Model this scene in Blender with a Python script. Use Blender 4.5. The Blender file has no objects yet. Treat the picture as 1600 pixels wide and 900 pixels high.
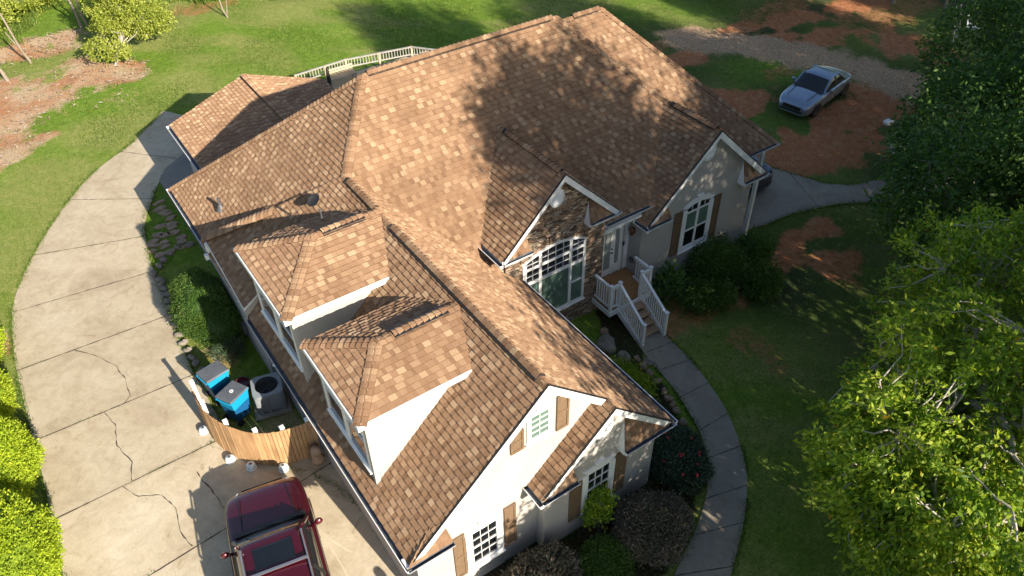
import bpy, math, random
import numpy as np
from mathutils import Vector, Matrix, Euler
R = math.radians
random.seed(7)
D = bpy.data
scene = bpy.context.scene
COL = scene.collection

# ------------------------------------------------------------------ camera, sky, sun, exposure
cam_d = D.cameras.new("camera"); cam = D.objects.new("camera", cam_d); COL.objects.link(cam)
scene.camera = cam
cr = Vector((0.82252441, -0.56848153, -0.01680316)); cu = Vector((0.38548532, 0.53554113, 0.75139654)); cf = Vector((0.41815627, 0.62451937, -0.65963694))
cam.matrix_world = Matrix(((cr.x, cu.x, -cf.x, -6.20628), (cr.y, cu.y, -cf.y, -8.10486), (cr.z, cu.z, -cf.z, 17.22805), (0, 0, 0, 1)))
cam_d.sensor_width = 36; cam_d.lens = 27.7107; cam_d.clip_start = 0.1; cam_d.clip_end = 2000
SUN = Vector((0.246, -2.048, 1.0)).normalized()
world = D.worlds.new("World"); scene.world = world; world.use_nodes = True
wn = world.node_tree; bgn = wn.nodes["Background"]
sky = wn.nodes.new("ShaderNodeTexSky"); sky.sky_type = 'NISHITA'; sky.sun_disc = False
sky.sun_elevation = math.asin(SUN.z); sky.sun_rotation = math.atan2(SUN.x, SUN.y)
wn.links.new(sky.outputs[0], bgn.inputs[0]); bgn.inputs[1].default_value = 0.08
sl = D.lights.new("sun", 'SUN'); sl.energy = 5.0; sl.angle = R(0.5); sl.color = (1.0, 0.89, 0.74)
so = D.objects.new("sun", sl); COL.objects.link(so)
so.rotation_euler = (-SUN).to_track_quat('-Z', 'Y').to_euler(); so.location = SUN * 80
vs = scene.view_settings; vs.view_transform = 'Standard'; vs.look = 'None'; vs.gamma = 1; vs.use_curve_mapping = False
vs.exposure = 1.10
scene.cycles.max_bounces = 6; scene.cycles.transparent_max_bounces = 6

# ------------------------------------------------------------------ helpers
def gz(x, y):
    t = min(max((x - 3) / 10, 0), 1); t = t * t * (3 - 2 * t); return -.85 * t
def tag(o, label=None, cat=None, group=None, kind=None):
    if label: o['label'] = label
    if cat: o['category'] = cat
    if group: o['group'] = group
    if kind: o['kind'] = kind
    return o
def empty(name, loc, label, cat, group=None, rz=0):
    o = D.objects.new(name, None); COL.objects.link(o); o.location = loc; o.rotation_euler = (0, 0, rz)
    o.empty_display_size = .2
    return tag(o, label, cat, group)
def wloc(o):
    v = Vector((0, 0, 0))
    while o is not None:
        v += Vector(o.location); o = o.parent
    return v
class MB:
    def __init__(s): s.v = []; s.f = []; s.m = []; s.uv = []
    def add(s, vs, fs, m=0, uv=None):
        b = len(s.v); s.v += [tuple(p) for p in vs]
        for f in fs:
            s.f.append([b + i for i in f]); s.m.append(m); s.uv.append(uv)
    def quad(s, a, b, c, d, m=0): s.add([a, b, c, d], [(0, 1, 2, 3)], m)
    def poly(s, ps, m=0): s.add(ps, [tuple(range(len(ps)))], m)
    def box(s, lo, hi, m=0):
        x0, y0, z0 = lo; x1, y1, z1 = hi
        s.add([(x0,y0,z0),(x1,y0,z0),(x1,y1,z0),(x0,y1,z0),(x0,y0,z1),(x1,y0,z1),(x1,y1,z1),(x0,y1,z1)],
              [(0,3,2,1),(4,5,6,7),(0,1,5,4),(1,2,6,5),(2,3,7,6),(3,0,4,7)], m)
    def obox(s, p0, p1, w, h, m=0, up=(0,0,1)):
        # bar from p0 to p1, width w sideways, height h along up
        p0 = Vector(p0); p1 = Vector(p1); d = (p1 - p0).normalized(); up = Vector(up)
        sd = d.cross(up).normalized(); u = sd.cross(d).normalized()
        vs = []
        for p in (p0, p1):
            for a, b in ((-1,-1),(1,-1),(1,1),(-1,1)): vs.append(p + sd * (a * w / 2) + u * (b * h / 2))
        s.add(vs, [(0,1,2,3),(7,6,5,4),(0,4,5,1),(1,5,6,2),(2,6,7,3),(3,7,4,0)], m)
    def prism(s, poly, d, m=0, mside=None):
        d = Vector(d); n = len(poly); a = [Vector(p) for p in poly]; b = [p + d for p in a]
        s.add(a + b, [tuple(range(n - 1, -1, -1)), tuple(range(n, 2 * n))], m)
        s.add(a + b, [(i, (i + 1) % n, n + (i + 1) % n, n + i) for i in range(n)], m if mside is None else mside)
    def tube(s, p0, p1, r0, r1=None, n=8, m=0, cap=True):
        r1 = r0 if r1 is None else r1
        p0 = Vector(p0); p1 = Vector(p1); d = (p1 - p0).normalized()
        a = d.orthogonal().normalized(); b = d.cross(a)
        vs = [p0 + (a * math.cos(2*math.pi*i/n) + b * math.sin(2*math.pi*i/n)) * r0 for i in range(n)]
        vs += [p1 + (a * math.cos(2*math.pi*i/n) + b * math.sin(2*math.pi*i/n)) * r1 for i in range(n)]
        fs = [(i, (i+1) % n, n + (i+1) % n, n + i) for i in range(n)]
        if cap: fs += [tuple(range(n-1, -1, -1)), tuple(range(n, 2*n))]
        s.add(vs, fs, m)
    def lathe(s, prof, c=(0,0,0), n=24, m=0, sx=1, sy=1):
        vs = []
        for r, z in prof:
            for i in range(n): vs.append((c[0] + sx*r*math.cos(2*math.pi*i/n), c[1] + sy*r*math.sin(2*math.pi*i/n), c[2] + z))
        fs = []
        for k in range(len(prof) - 1):
            for i in range(n):
                j = (i + 1) % n; fs.append((k*n+i, k*n+j, (k+1)*n+j, (k+1)*n+i))
        s.add(vs, fs, m)
    def build(s, name, mats, parent=None, smooth=False, loc=None, bevel=0):
        off = wloc(parent) if parent is not None else (Vector(loc) if loc is not None else Vector((0,0,0)))
        me = D.meshes.new(name)
        me.from_pydata([(x - off.x, y - off.y, z - off.z) for x, y, z in s.v], [], s.f)
        for mt in (mats if isinstance(mats, (list, tuple)) else [mats]): me.materials.append(mt)
        me.polygons.foreach_set('material_index', s.m)
        if any(u is not None for u in s.uv):
            uvl = me.uv_layers.new(name='UVMap'); arr = np.zeros((len(me.loops), 2), np.float32)
            k = 0
            for f, u in zip(s.f, s.uv):
                if u is not None: arr[k:k+len(f)] = u
                k += len(f)
            uvl.data.foreach_set('uv', arr.ravel())
        if smooth: me.polygons.foreach_set('use_smooth', [True] * len(me.polygons))
        me.validate(); me.update()
        o = D.objects.new(name, me); COL.objects.link(o)
        if parent is not None: o.parent = parent
        elif loc is not None: o.location = loc
        if bevel:
            bm = o.modifiers.new('bevel', 'BEVEL'); bm.width = bevel; bm.segments = 2; bm.limit_method = 'ANGLE'
        return o
def kids(o): return [c for c in D.objects if c.parent == o]
def copy_tree(o, parent=None, ch=None):
    c = o.copy(); COL.objects.link(c); c.parent = parent
    for k in (ch or CH)(o): copy_tree(k, c, ch)
    return c
def CH(o): return [k for k in list(D.objects) if k.parent == o]
def npmesh(name, V, F, mats, parent=None, loc=None, fm=None, smooth=False, uv=None):
    me = D.meshes.new(name); n = len(F); k = F.shape[1]
    me.vertices.add(len(V)); me.vertices.foreach_set('co', np.asarray(V, np.float32).ravel())
    me.loops.add(n * k); me.loops.foreach_set('vertex_index', np.asarray(F, np.int32).ravel())
    me.polygons.add(n); me.polygons.foreach_set('loop_start', np.arange(0, n * k, k, dtype=np.int32))
    try: me.polygons.foreach_set('loop_total', np.full(n, k, np.int32))
    except Exception: pass
    for mt in (mats if isinstance(mats, (list, tuple)) else [mats]): me.materials.append(mt)
    if fm is not None: me.polygons.foreach_set('material_index', np.asarray(fm, np.int32))
    if uv is not None:
        u = me.uv_layers.new(name='UVMap'); u.data.foreach_set('uv', np.repeat(np.asarray(uv, np.float32), k, axis=0).ravel())
    if smooth: me.polygons.foreach_set('use_smooth', np.ones(n, bool))
    me.update(calc_edges=True); me.validate()
    o = D.objects.new(name, me); COL.objects.link(o)
    if parent is not None: o.parent = parent
    if loc is not None: o.location = loc
    return o

# ------------------------------------------------------------------ materials
def newmat(name):
    m = D.materials.new(name); m.use_nodes = True; nt = m.node_tree
    return m, nt, nt.nodes['Principled BSDF']
def N(nt, t, **k):
    n = nt.nodes.new(t)
    for a, b in k.items(): setattr(n, a, b)
    return n
def noise(nt, scale, detail=4, rough=.55, vec=None, dist=0):
    n = N(nt, 'ShaderNodeTexNoise'); n.inputs['Scale'].default_value = scale; n.inputs['Detail'].default_value = detail
    n.inputs['Roughness'].default_value = rough; n.inputs['Distortion'].default_value = dist
    if vec is None:
        tc = N(nt, 'ShaderNodeNewGeometry'); vec = tc.outputs['Position']
    nt.links.new(vec, n.inputs['Vector']); return n
def ramp(nt, fac, stops, interp='LINEAR'):
    r = N(nt, 'ShaderNodeValToRGB'); r.color_ramp.interpolation = interp
    e = r.color_ramp.elements
    while len(e) < len(stops): e.new(.5)
    for el, (p, c) in zip(e, stops): el.position = p; el.color = (*c, 1) if len(c) == 3 else c
    nt.links.new(fac, r.inputs[0]); return r
def mix(nt, fac, a, b, mode='MIX'):
    n = N(nt, 'ShaderNodeMix', data_type='RGBA', blend_type=mode)
    for i, v in ((0, fac), (6, a), (7, b)):
        if hasattr(v, 'links') or hasattr(v, 'is_linked'): nt.links.new(v, n.inputs[i])
        elif i == 0: n.inputs[0].default_value = v
        else: n.inputs[i].default_value = (*v, 1)
    return n.outputs[2]
def math_(nt, op, a, b=0.0, c=None, clamp=False):
    n = N(nt, 'ShaderNodeMath', operation=op, use_clamp=clamp)
    for i, v in ((0, a), (1, b), (2, c)):
        if v is None: continue
        if hasattr(v, 'is_linked'): nt.links.new(v, n.inputs[i])
        else: n.inputs[i].default_value = v
    return n.outputs[0]
def bump(nt, bs, h, strength=.3, dist=.01):
    b = N(nt, 'ShaderNodeBump'); b.inputs['Strength'].default_value = strength; b.inputs['Distance'].default_value = dist
    nt.links.new(h, b.inputs['Height']); nt.links.new(b.outputs[0], bs.inputs['Normal'])
def simple(name, col, rough=.6, var=.12, scale=6, metal=0, bmp=0, coat=0, spec=None):
    m, nt, bs = newmat(name)
    n = noise(nt, scale, 5)
    lo = tuple(c * (1 - var) for c in col); hi = tuple(min(1, c * (1 + var)) for c in col)
    r = ramp(nt, n.outputs[0], [(.3, lo), (.7, hi)])
    nt.links.new(r.outputs[0], bs.inputs['Base Color'])
    bs.inputs['Roughness'].default_value = rough; bs.inputs['Metallic'].default_value = metal
    if coat: bs.inputs['Coat Weight'].default_value = coat; bs.inputs['Coat Roughness'].default_value = .03
    if spec is not None: bs.inputs['Specular IOR Level'].default_value = spec
    if bmp:
        n2 = noise(nt, scale * 8, 4); bump(nt, bs, n2.outputs[0], bmp, .01)
    return m
def shingle_mat(name, riser=False):
    m, nt, bs = newmat(name)
    uv = N(nt, 'ShaderNodeUVMap'); sp = N(nt, 'ShaderNodeSeparateXYZ'); nt.links.new(uv.outputs[0], sp.inputs[0])
    a = ramp(nt, sp.outputs[0], [(0, (.208, .122, .070)), (.3, (.250, .150, .089)), (.55, (.285, .177, .106)), (.78, (.325, .211, .129)), (.86, (.360, .243, .150)), (1, (.405, .285, .180))])
    g = noise(nt, 160, 3); gr = ramp(nt, g.outputs[0], [(.3, (.62, .62, .62)), (.7, (1.3, 1.3, 1.3))])
    c = mix(nt, 1.0, a.outputs[0], gr.outputs[0], 'MULTIPLY')
    big = noise(nt, .7, 4); br = ramp(nt, big.outputs[0], [(.3, (.86, .85, .84)), (.7, (1.1, 1.1, 1.1))])
    c = mix(nt, 1.0, c, br.outputs[0], 'MULTIPLY')
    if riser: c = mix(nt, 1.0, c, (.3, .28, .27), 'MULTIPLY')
    nt.links.new(c, bs.inputs['Base Color']); bs.inputs['Roughness'].default_value = .92; bs.inputs['Specular IOR Level'].default_value = .25; bs.inputs['Diffuse Roughness'].default_value = 1.0
    bump(nt, bs, g.outputs[0], .5, .004)
    return m
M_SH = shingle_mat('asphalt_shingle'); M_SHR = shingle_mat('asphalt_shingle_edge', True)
M_VENT = simple('ridge_vent_black', (.02, .02, .022), .6)
M_WHITE = simple('white_trim_paint', (.80, .80, .79), .45, .03, 3)
M_GUT = simple('gutter_white_metal', (.78, .79, .80), .35, .04, 2)
M_GUTIN = simple('gutter_inside', (.10, .115, .14), .5, .3, 8)
def stucco_mat():
    m, nt, bs = newmat('stucco_cream')
    n = noise(nt, 1.3, 6); r = ramp(nt, n.outputs[0], [(.3, (.405, .380, .352)), (.7, (.44, .415, .388))])
    d = noise(nt, .35, 5, .7); r2 = ramp(nt, d.outputs[0], [(.25, (.90, .89, .87)), (.6, (1, 1, 1))])
    nt.links.new(mix(nt, 1, r.outputs[0], r2.outputs[0], 'MULTIPLY'), bs.inputs['Base Color']); bs.inputs['Roughness'].default_value = .9
    g = noise(nt, 90, 4); bump(nt, bs, g.outputs[0], .35, .006); return m
M_STUCCO = stucco_mat()
def stone_mat():
    m, nt, bs = newmat('stacked_ledge_stone')
    g = N(nt, 'ShaderNodeNewGeometry'); mp = N(nt, 'ShaderNodeVectorMath', operation='MULTIPLY'); nt.links.new(g.outputs['Position'], mp.inputs[0])
    mp.inputs[1].default_value = (4.2, 4.2, 15)
    dn = noise(nt, 1.6, 3); ad = N(nt, 'ShaderNodeVectorMath', operation='ADD'); sc = N(nt, 'ShaderNodeVectorMath', operation='SCALE'); sc.inputs['Scale'].default_value = .7
    nt.links.new(dn.outputs['Color'], sc.inputs[0]); nt.links.new(mp.outputs[0], ad.inputs[0]); nt.links.new(sc.outputs[0], ad.inputs[1])
    v = N(nt, 'ShaderNodeTexVoronoi', distance='CHEBYCHEV'); v.inputs['Scale'].default_value = 1; nt.links.new(ad.outputs[0], v.inputs['Vector'])
    v2 = N(nt, 'ShaderNodeTexVoronoi', feature='DISTANCE_TO_EDGE'); v2.inputs['Scale'].default_value = 1; nt.links.new(ad.outputs[0], v2.inputs['Vector'])
    wn_ = N(nt, 'ShaderNodeTexWhiteNoise'); nt.links.new(v.outputs['Color'], wn_.inputs['Vector'])
    c = ramp(nt, wn_.outputs[0], [(0, (.15, .10, .07)), (.3, (.31, .20, .13)), (.55, (.42, .30, .20)), (.75, (.33, .28, .23)), (1, (.60, .47, .33))])
    n2 = noise(nt, 20, 5); r2 = ramp(nt, n2.outputs[0], [(.3, (.7, .7, .7)), (.7, (1.2, 1.2, 1.2))])
    c2 = mix(nt, 1, c.outputs[0], r2.outputs[0], 'MULTIPLY')
    e = ramp(nt, v2.outputs['Distance'], [(0, (.25, .23, .22)), (.10, (1, 1, 1))])
    nt.links.new(mix(nt, 1, c2, e.outputs[0], 'MULTIPLY'), bs.inputs['Base Color']); bs.inputs['Roughness'].default_value = .9
    h = math_(nt, 'ADD', math_(nt, 'MULTIPLY', wn_.outputs[0], .6), math_(nt, 'MINIMUM', math_(nt, 'MULTIPLY', v2.outputs['Distance'], 5), .5))
    bump(nt, bs, h, 1.0, .05); return m
M_STONE = stone_mat()
M_SHUT = simple('brown_shutter', (.165, .108, .065), .6, .15, 10)
def glass_mat(name, col, rough=.04):
    m, nt, bs = newmat(name); n = noise(nt, 3, 3)
    r = ramp(nt, n.outputs[0], [(.3, tuple(c*.7 for c in col)), (.7, col)]); nt.links.new(r.outputs[0], bs.inputs['Base Color'])
    bs.inputs['Roughness'].default_value = rough; bs.inputs['IOR'].default_value = 1.5; bs.inputs['Specular IOR Level'].default_value = .6
    bs.inputs['Coat Weight'].default_value = .4
    return m
M_GLASS = glass_mat('dark_window_glass', (.012, .015, .018))
M_BLIND = glass_mat('window_glass_over_green_shade', (.13, .21, .17), .12)
M_BLINDW = glass_mat('window_glass_over_white_blind', (.30, .33, .32), .15)
M_CARGLASS = glass_mat('tinted_car_glass', (.010, .012, .014), .02)
def wood_mat(name, c0, c1, axis='Z', scale=5, plank=.14, gap=True):
    m, nt, bs = newmat(name)
    g = N(nt, 'ShaderNodeNewGeometry'); mp = N(nt, 'ShaderNodeVectorMath', operation='MULTIPLY'); nt.links.new(g.outputs['Position'], mp.inputs[0])
    mp.inputs[1].default_value = {'Z': (14, 14, 1.2), 'X': (1.2, 14, 14), 'Y': (14, 1.2, 14)}[axis]
    n = noise(nt, scale / 3, 5, .6, mp.outputs[0]); r = ramp(nt, n.outputs[0], [(.28, c0), (.72, c1)])
    n2 = noise(nt, 1.2, 3); r2 = ramp(nt, n2.outputs[0], [(.3, (.8, .8, .8)), (.7, (1.15, 1.15, 1.15))])
    col = mix(nt, 1, r.outputs[0], r2.outputs[0], 'MULTIPLY')
    if name == 'cedar_picket':
        uv = N(nt, 'ShaderNodeUVMap'); sp = N(nt, 'ShaderNodeSeparateXYZ'); nt.links.new(uv.outputs[0], sp.inputs[0]); pr = ramp(nt, sp.outputs[0], [(0, (.80, .77, .74)), (.5, (.98, .96, .93)), (1, (1.12, 1.1, 1.06))]); col = mix(nt, 1, col, pr.outputs[0], 'MULTIPLY')
    nt.links.new(col, bs.inputs['Base Color']); bs.inputs['Roughness'].default_value = .75
    bump(nt, bs, n.outputs[0], .3, .005); return m
M_FENCE = wood_mat('cedar_picket', (.36, .20, .09), (.53, .34, .18), 'Z')
M_DECKW = wood_mat('stained_deck_board', (.25, .12, .04), (.40, .21, .08), 'X')
M_TREAD = wood_mat('weathered_tread', (.33, .21, .12), (.47, .32, .19), 'X')
M_DECKB = wood_mat('beige_deck_board', (.42, .34, .22), (.52, .43, .30), 'X')
M_RAILW = simple('weathered_rail_paint', (.36, .34, .30), .6, .2, 6)
M_BARK = simple('grey_bark', (.22, .19, .16), .9, .35, 14, bmp=.6)
M_BARKP = simple('pale_bark', (.42, .38, .33), .9, .3, 14, bmp=.5)
M_BLACK = simple('black_metal', (.02, .02, .02), .5)
M_RUBBER = simple('tyre_rubber', (.018, .018, .018), .85)
M_ALLOY = simple('alloy_silver', (.45, .46, .48), .3, .05, 5, metal=.8)
def concrete_mat(name, base, warm, dark, scale=1.0):
    m, nt, bs = newmat(name)
    n = noise(nt, .55*scale, 7, .62, dist=.6); c = ramp(nt, n.outputs[0], [(.28, dark), (.48, base), (.72, warm)])
    s = noise(nt, 2.3*scale, 6, .7, dist=1.4); sr = ramp(nt, s.outputs[0], [(.3, (.84, .82, .79)), (.55, (1, 1, 1)), (.75, (1.08, 1.08, 1.08))])
    f = noise(nt, 45, 4); fr = ramp(nt, f.outputs[0], [(.3, (.88, .88, .88)), (.7, (1.1, 1.1, 1.1))])
    col = mix(nt, 1, mix(nt, 1, c.outputs[0], sr.outputs[0], 'MULTIPLY'), fr.outputs[0], 'MULTIPLY')
    uv = N(nt, 'ShaderNodeUVMap'); sp = N(nt, 'ShaderNodeSeparateXYZ'); nt.links.new(uv.outputs[0], sp.inputs[0])
    tr_ = ramp(nt, sp.outputs[0], [(0, (.88, .86, .82)), (1, (1.08, 1.07, 1.05))]); col = mix(nt, 1, col, tr_.outputs[0], 'MULTIPLY')
    st = noise(nt, 1.1*scale, 5, .75, dist=2.5); st2 = ramp(nt, st.outputs[0], [(.30, (.76, .70, .62)), (.42, (1, 1, 1))]); col = mix(nt, 1, col, st2.outputs[0], 'MULTIPLY')
    nt.links.new(col, bs.inputs['Base Color']); bs.inputs['Roughness'].default_value = .88
    bump(nt, bs, f.outputs[0], .25, .006); return m
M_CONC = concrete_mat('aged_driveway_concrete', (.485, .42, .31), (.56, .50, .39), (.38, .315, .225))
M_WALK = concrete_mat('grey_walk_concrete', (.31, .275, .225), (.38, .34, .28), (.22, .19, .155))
M_SLAB = simple('smooth_slate_concrete', (.21, .195, .17), .8, .1, 2)
M_CRACK = simple('dark_joint', (.07, .055, .04), .95, .4, 9)
M_ROCK = simple('brown_field_stone', (.30, .21, .145), .9, .35, 5, bmp=.8)
M_ROCKG = simple('grey_field_stone', (.21, .185, .15), .9, .3, 5, bmp=.8)
def leaf_mat(name, stops, trans=.35, rough=.55):
    m, nt, bs = newmat(name)
    uv = N(nt, 'ShaderNodeUVMap'); sp = N(nt, 'ShaderNodeSeparateXYZ'); nt.links.new(uv.outputs[0], sp.inputs[0])
    c = ramp(nt, sp.outputs[0], stops)
    nt.links.new(c.outputs[0], bs.inputs['Base Color']); bs.inputs['Roughness'].default_value = rough; bs.inputs['Specular IOR Level'].default_value = .35
    tr = N(nt, 'ShaderNodeBsdfTranslucent'); b2 = mix(nt, 1, c.outputs[0], (1.25, 1.3, .7), 'MULTIPLY'); nt.links.new(b2, tr.inputs[0])
    mx = N(nt, 'ShaderNodeMixShader'); mx.inputs[0].default_value = trans
    nt.links.new(bs.outputs[0], mx.inputs[1]); nt.links.new(tr.outputs[0], mx.inputs[2]); nt.links.new(mx.outputs[0], nt.nodes['Material Output'].inputs[0])
    return m
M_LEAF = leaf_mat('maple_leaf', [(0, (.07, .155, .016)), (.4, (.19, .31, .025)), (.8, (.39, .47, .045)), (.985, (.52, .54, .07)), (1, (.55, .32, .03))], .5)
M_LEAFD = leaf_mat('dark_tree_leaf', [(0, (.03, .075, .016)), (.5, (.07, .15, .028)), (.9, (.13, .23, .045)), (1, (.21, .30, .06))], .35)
M_LEAFY = leaf_mat('yellow_green_leaf', [(0, (.14, .19, .02)), (.5, (.28, .33, .04)), (1, (.48, .50, .12))], .35)
M_THUJA = leaf_mat('golden_thuja', [(0, (.17, .26, .012)), (.5, (.32, .42, .02)), (1, (.46, .54, .035))], .3, .7)
M_BUSH = leaf_mat('boxwood_leaf', [(0, (.03, .075, .01)), (.6, (.065, .13, .018)), (1, (.13, .20, .03))], .25)
M_BUSHBR = leaf_mat('bronze_shrub_leaf', [(0, (.04, .055, .03)), (.35, (.09, .10, .062)), (.65, (.17, .135, .10)), (1, (.25, .18, .14))], .15)
M_BUSHGR = leaf_mat('grey_green_leaf', [(0, (.03, .055, .03)), (.6, (.07, .11, .06)), (1, (.13, .18, .11))], .2)
M_GRASSB = leaf_mat('grass_blade', [(0, (.05, .10, .012)), (.5, (.10, .17, .02)), (1, (.22, .26, .06))], .25)
M_PETAL = simple('red_petal', (.55, .03, .04), .5)

# ------------------------------------------------------------------ ground
def sm(d, r0, r1): 
    t = np.clip((r1 - d) / (r1 - r0), 0, 1); return t * t * (3 - 2 * t)
def gza(x, y):
    t = np.clip((x - 3) / 10, 0, 1); t = t * t * (3 - 2 * t); return -.85 * t
def inpoly(x, y, poly):
    c = np.zeros(x.shape, bool); n = len(poly)
    for i in range(n):
        x0, y0 = poly[i]; x1, y1 = poly[(i + 1) % n]
        k = ((y0 > y) != (y1 > y)) & (x < (x1 - x0) * (y - y0) / (y1 - y0 + 1e-12) + x0); c ^= k
    return c
CLAY = [(-5.2, 38.2, 3.6, 1.6, 1), (-3.0, 33.5, 1.8, 2.4, .85), (-6.6, 32.0, 3.0, 2.6, .85), (-8.6, 29.2, 3, 2.8, .8), (-8.5, 34.5, 3, 2.0, .9), (-3.4, 38.8, 1.6, 1.2, .7), (-1.7, 32.6, 1.4, 1.6, .9), (-10.3, 17.5, 1.0, 3.2, .62), (-9.8, 20.3, .8, 2.2, .5),
        (3.5, 38.5, 2.2, 1.2, .55), (8.5, 40, 3, 1.5, .6),
        (20.8, 14.2, 2.8, 2.0, .95), (-4.3, 10.9, .7, .9, .55), (-4.0, 7.2, .8, .6, .5), (24.5, 9.4, 3.4, 1.8, 1), (22.0, 18.6, 2.4, 1.0, .9), (33, 12.5, 2.0, 3.0, .8), (31, 18.5, 3.0, 1.3, .9), (36, 18, 3, 1.5, .8), (27.2, 10.2, 1.6, 2.2, .9), (28.3, 17.2, 2.2, 1.1, .9), (25.2, 14.6, 2.0, .8, .45), (19.5, 9.5, 3.0, 1.6, .95), (22, 8.6, 3.2, 1.7, 1), (25, 9.6, 2.5, 1.5, .8), (18.2, 10.5, 1.6, 1.2, .95), (27, 19.5, 2.5, 1.0, .7), (30, 16, 2.4, 1.2, .8), (22, 20.5, 3.5, .9, .55), (31.5, 20, 4.0, 1.4, .5),
        (15.9, 5.0, 2.0, .9, .85), (15.2, 3.4, 1.2, 1.6, .7), (9.6, 2.0, .8, 1.3, .45), (9.5, 4.3, 2.8, 1.0, .6), (12.5, 4.8, 2.2, 1.0, .7), (-2.5, 29.7, 1.2, 1, .3), (36, 16, 5, 2, .5)]
MULCH = [[(3.4, -.5), (6.5, 6), (8.0, 5.6), (8.2, 4.9), (5.9, 3.2), (5.9, 2.0), (5.5, .9), (4.4, -.9), (2.0, -2.2), (-1.5, -2.4), (-3.2, -.6), (-3, .4), (3.4, .3)]]
def axis_pts(a, b, st, far):
    mid = np.arange(a, b + 1e-6, st); lo = a - np.geomspace(st, far, 14)[::-1]; hi = b + np.geomspace(st, far, 14)
    return np.concatenate([lo, mid, hi])
gx = axis_pts(-14, 44, .28, 260); gy = axis_pts(-6, 52, .28, 260)
X, Y = np.meshgrid(gx, gy, indexing='xy'); Z = gza(X, Y)
rng = np.random.default_rng(3)
def lump(X, Y, s, seed):
    r = np.random.default_rng(seed); o = np.zeros_like(X)
    for i in range(14):
        a = r.uniform(0, 6.28); k = s * r.uniform(.6, 2.4); o += np.sin((X * math.cos(a) + Y * math.sin(a)) * k + r.uniform(0, 6.28)) / 14
    return o
housezone = inpoly(X, Y, [(-10.5, -4), (14, -4), (14, 17.2), (-10.5, 24)])
farm = np.maximum(sm(24 - Y, -4, 2), sm(26 - X, -4, 2) * sm(16 - Y, -4, 2))
Z = Z + lump(X, Y, .9, 1) * .14 * farm
clay = np.zeros_like(X)
nz = lump(X, Y, 1.6, 5) + .6 * lump(X, Y, 4.0, 6)
for cx, cy, rx, ry, s in CLAY:
    d = np.sqrt(((X - cx) / rx) ** 2 + ((Y - cy) / ry) ** 2) + nz * .9; clay = np.maximum(clay, s * sm(d, .55, 1.15))
mul = np.zeros_like(X)
for p in MULCH: mul = np.maximum(mul, inpoly(X + nz * .2, Y + nz * .2, p).astype(float))
# the gravel track runs past the sedan to the trees
tr = np.array([(24.5, 20.5), (26.2, 18.2), (27.6, 15.8), (28.6, 13.2), (29.2, 10.6), (29.8, 8.0), (30.5, 3)])
dtr = np.full_like(X, 99.)
for (x0, y0), (x1, y1) in zip(tr[:-1], tr[1:]):
    L2 = (x1-x0)**2 + (y1-y0)**2; t = np.clip(((X-x0)*(x1-x0) + (Y-y0)*(y1-y0)) / L2, 0, 1); dtr = np.minimum(dtr, np.hypot(X-x0-t*(x1-x0), Y-y0-t*(y1-y0)))
grav = sm(dtr + nz * 1.3, .7, 2.2)
dry = np.clip(.5 + lump(X, Y, .35, 9) * 1.3 + lump(X, Y, 1.3, 10) * .8, 0, 1)
under = .80 * sm(10 - X, -3, 3) * sm(Y - 26, -8, 4) * np.clip(.75 + lump(X, Y, .7, 21) * 1.4, .2, 1.2); tanm = sm(X - 2, -4, 2)  # under: tree shade of the right yard, put into the lawn colour
nxg, nyg = len(gx), len(gy)
idx = np.arange(nxg * nyg).reshape(nyg, nxg)
F = np.stack([idx[:-1, :-1], idx[:-1, 1:], idx[1:, 1:], idx[1:, :-1]], -1).reshape(-1, 4)
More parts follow.
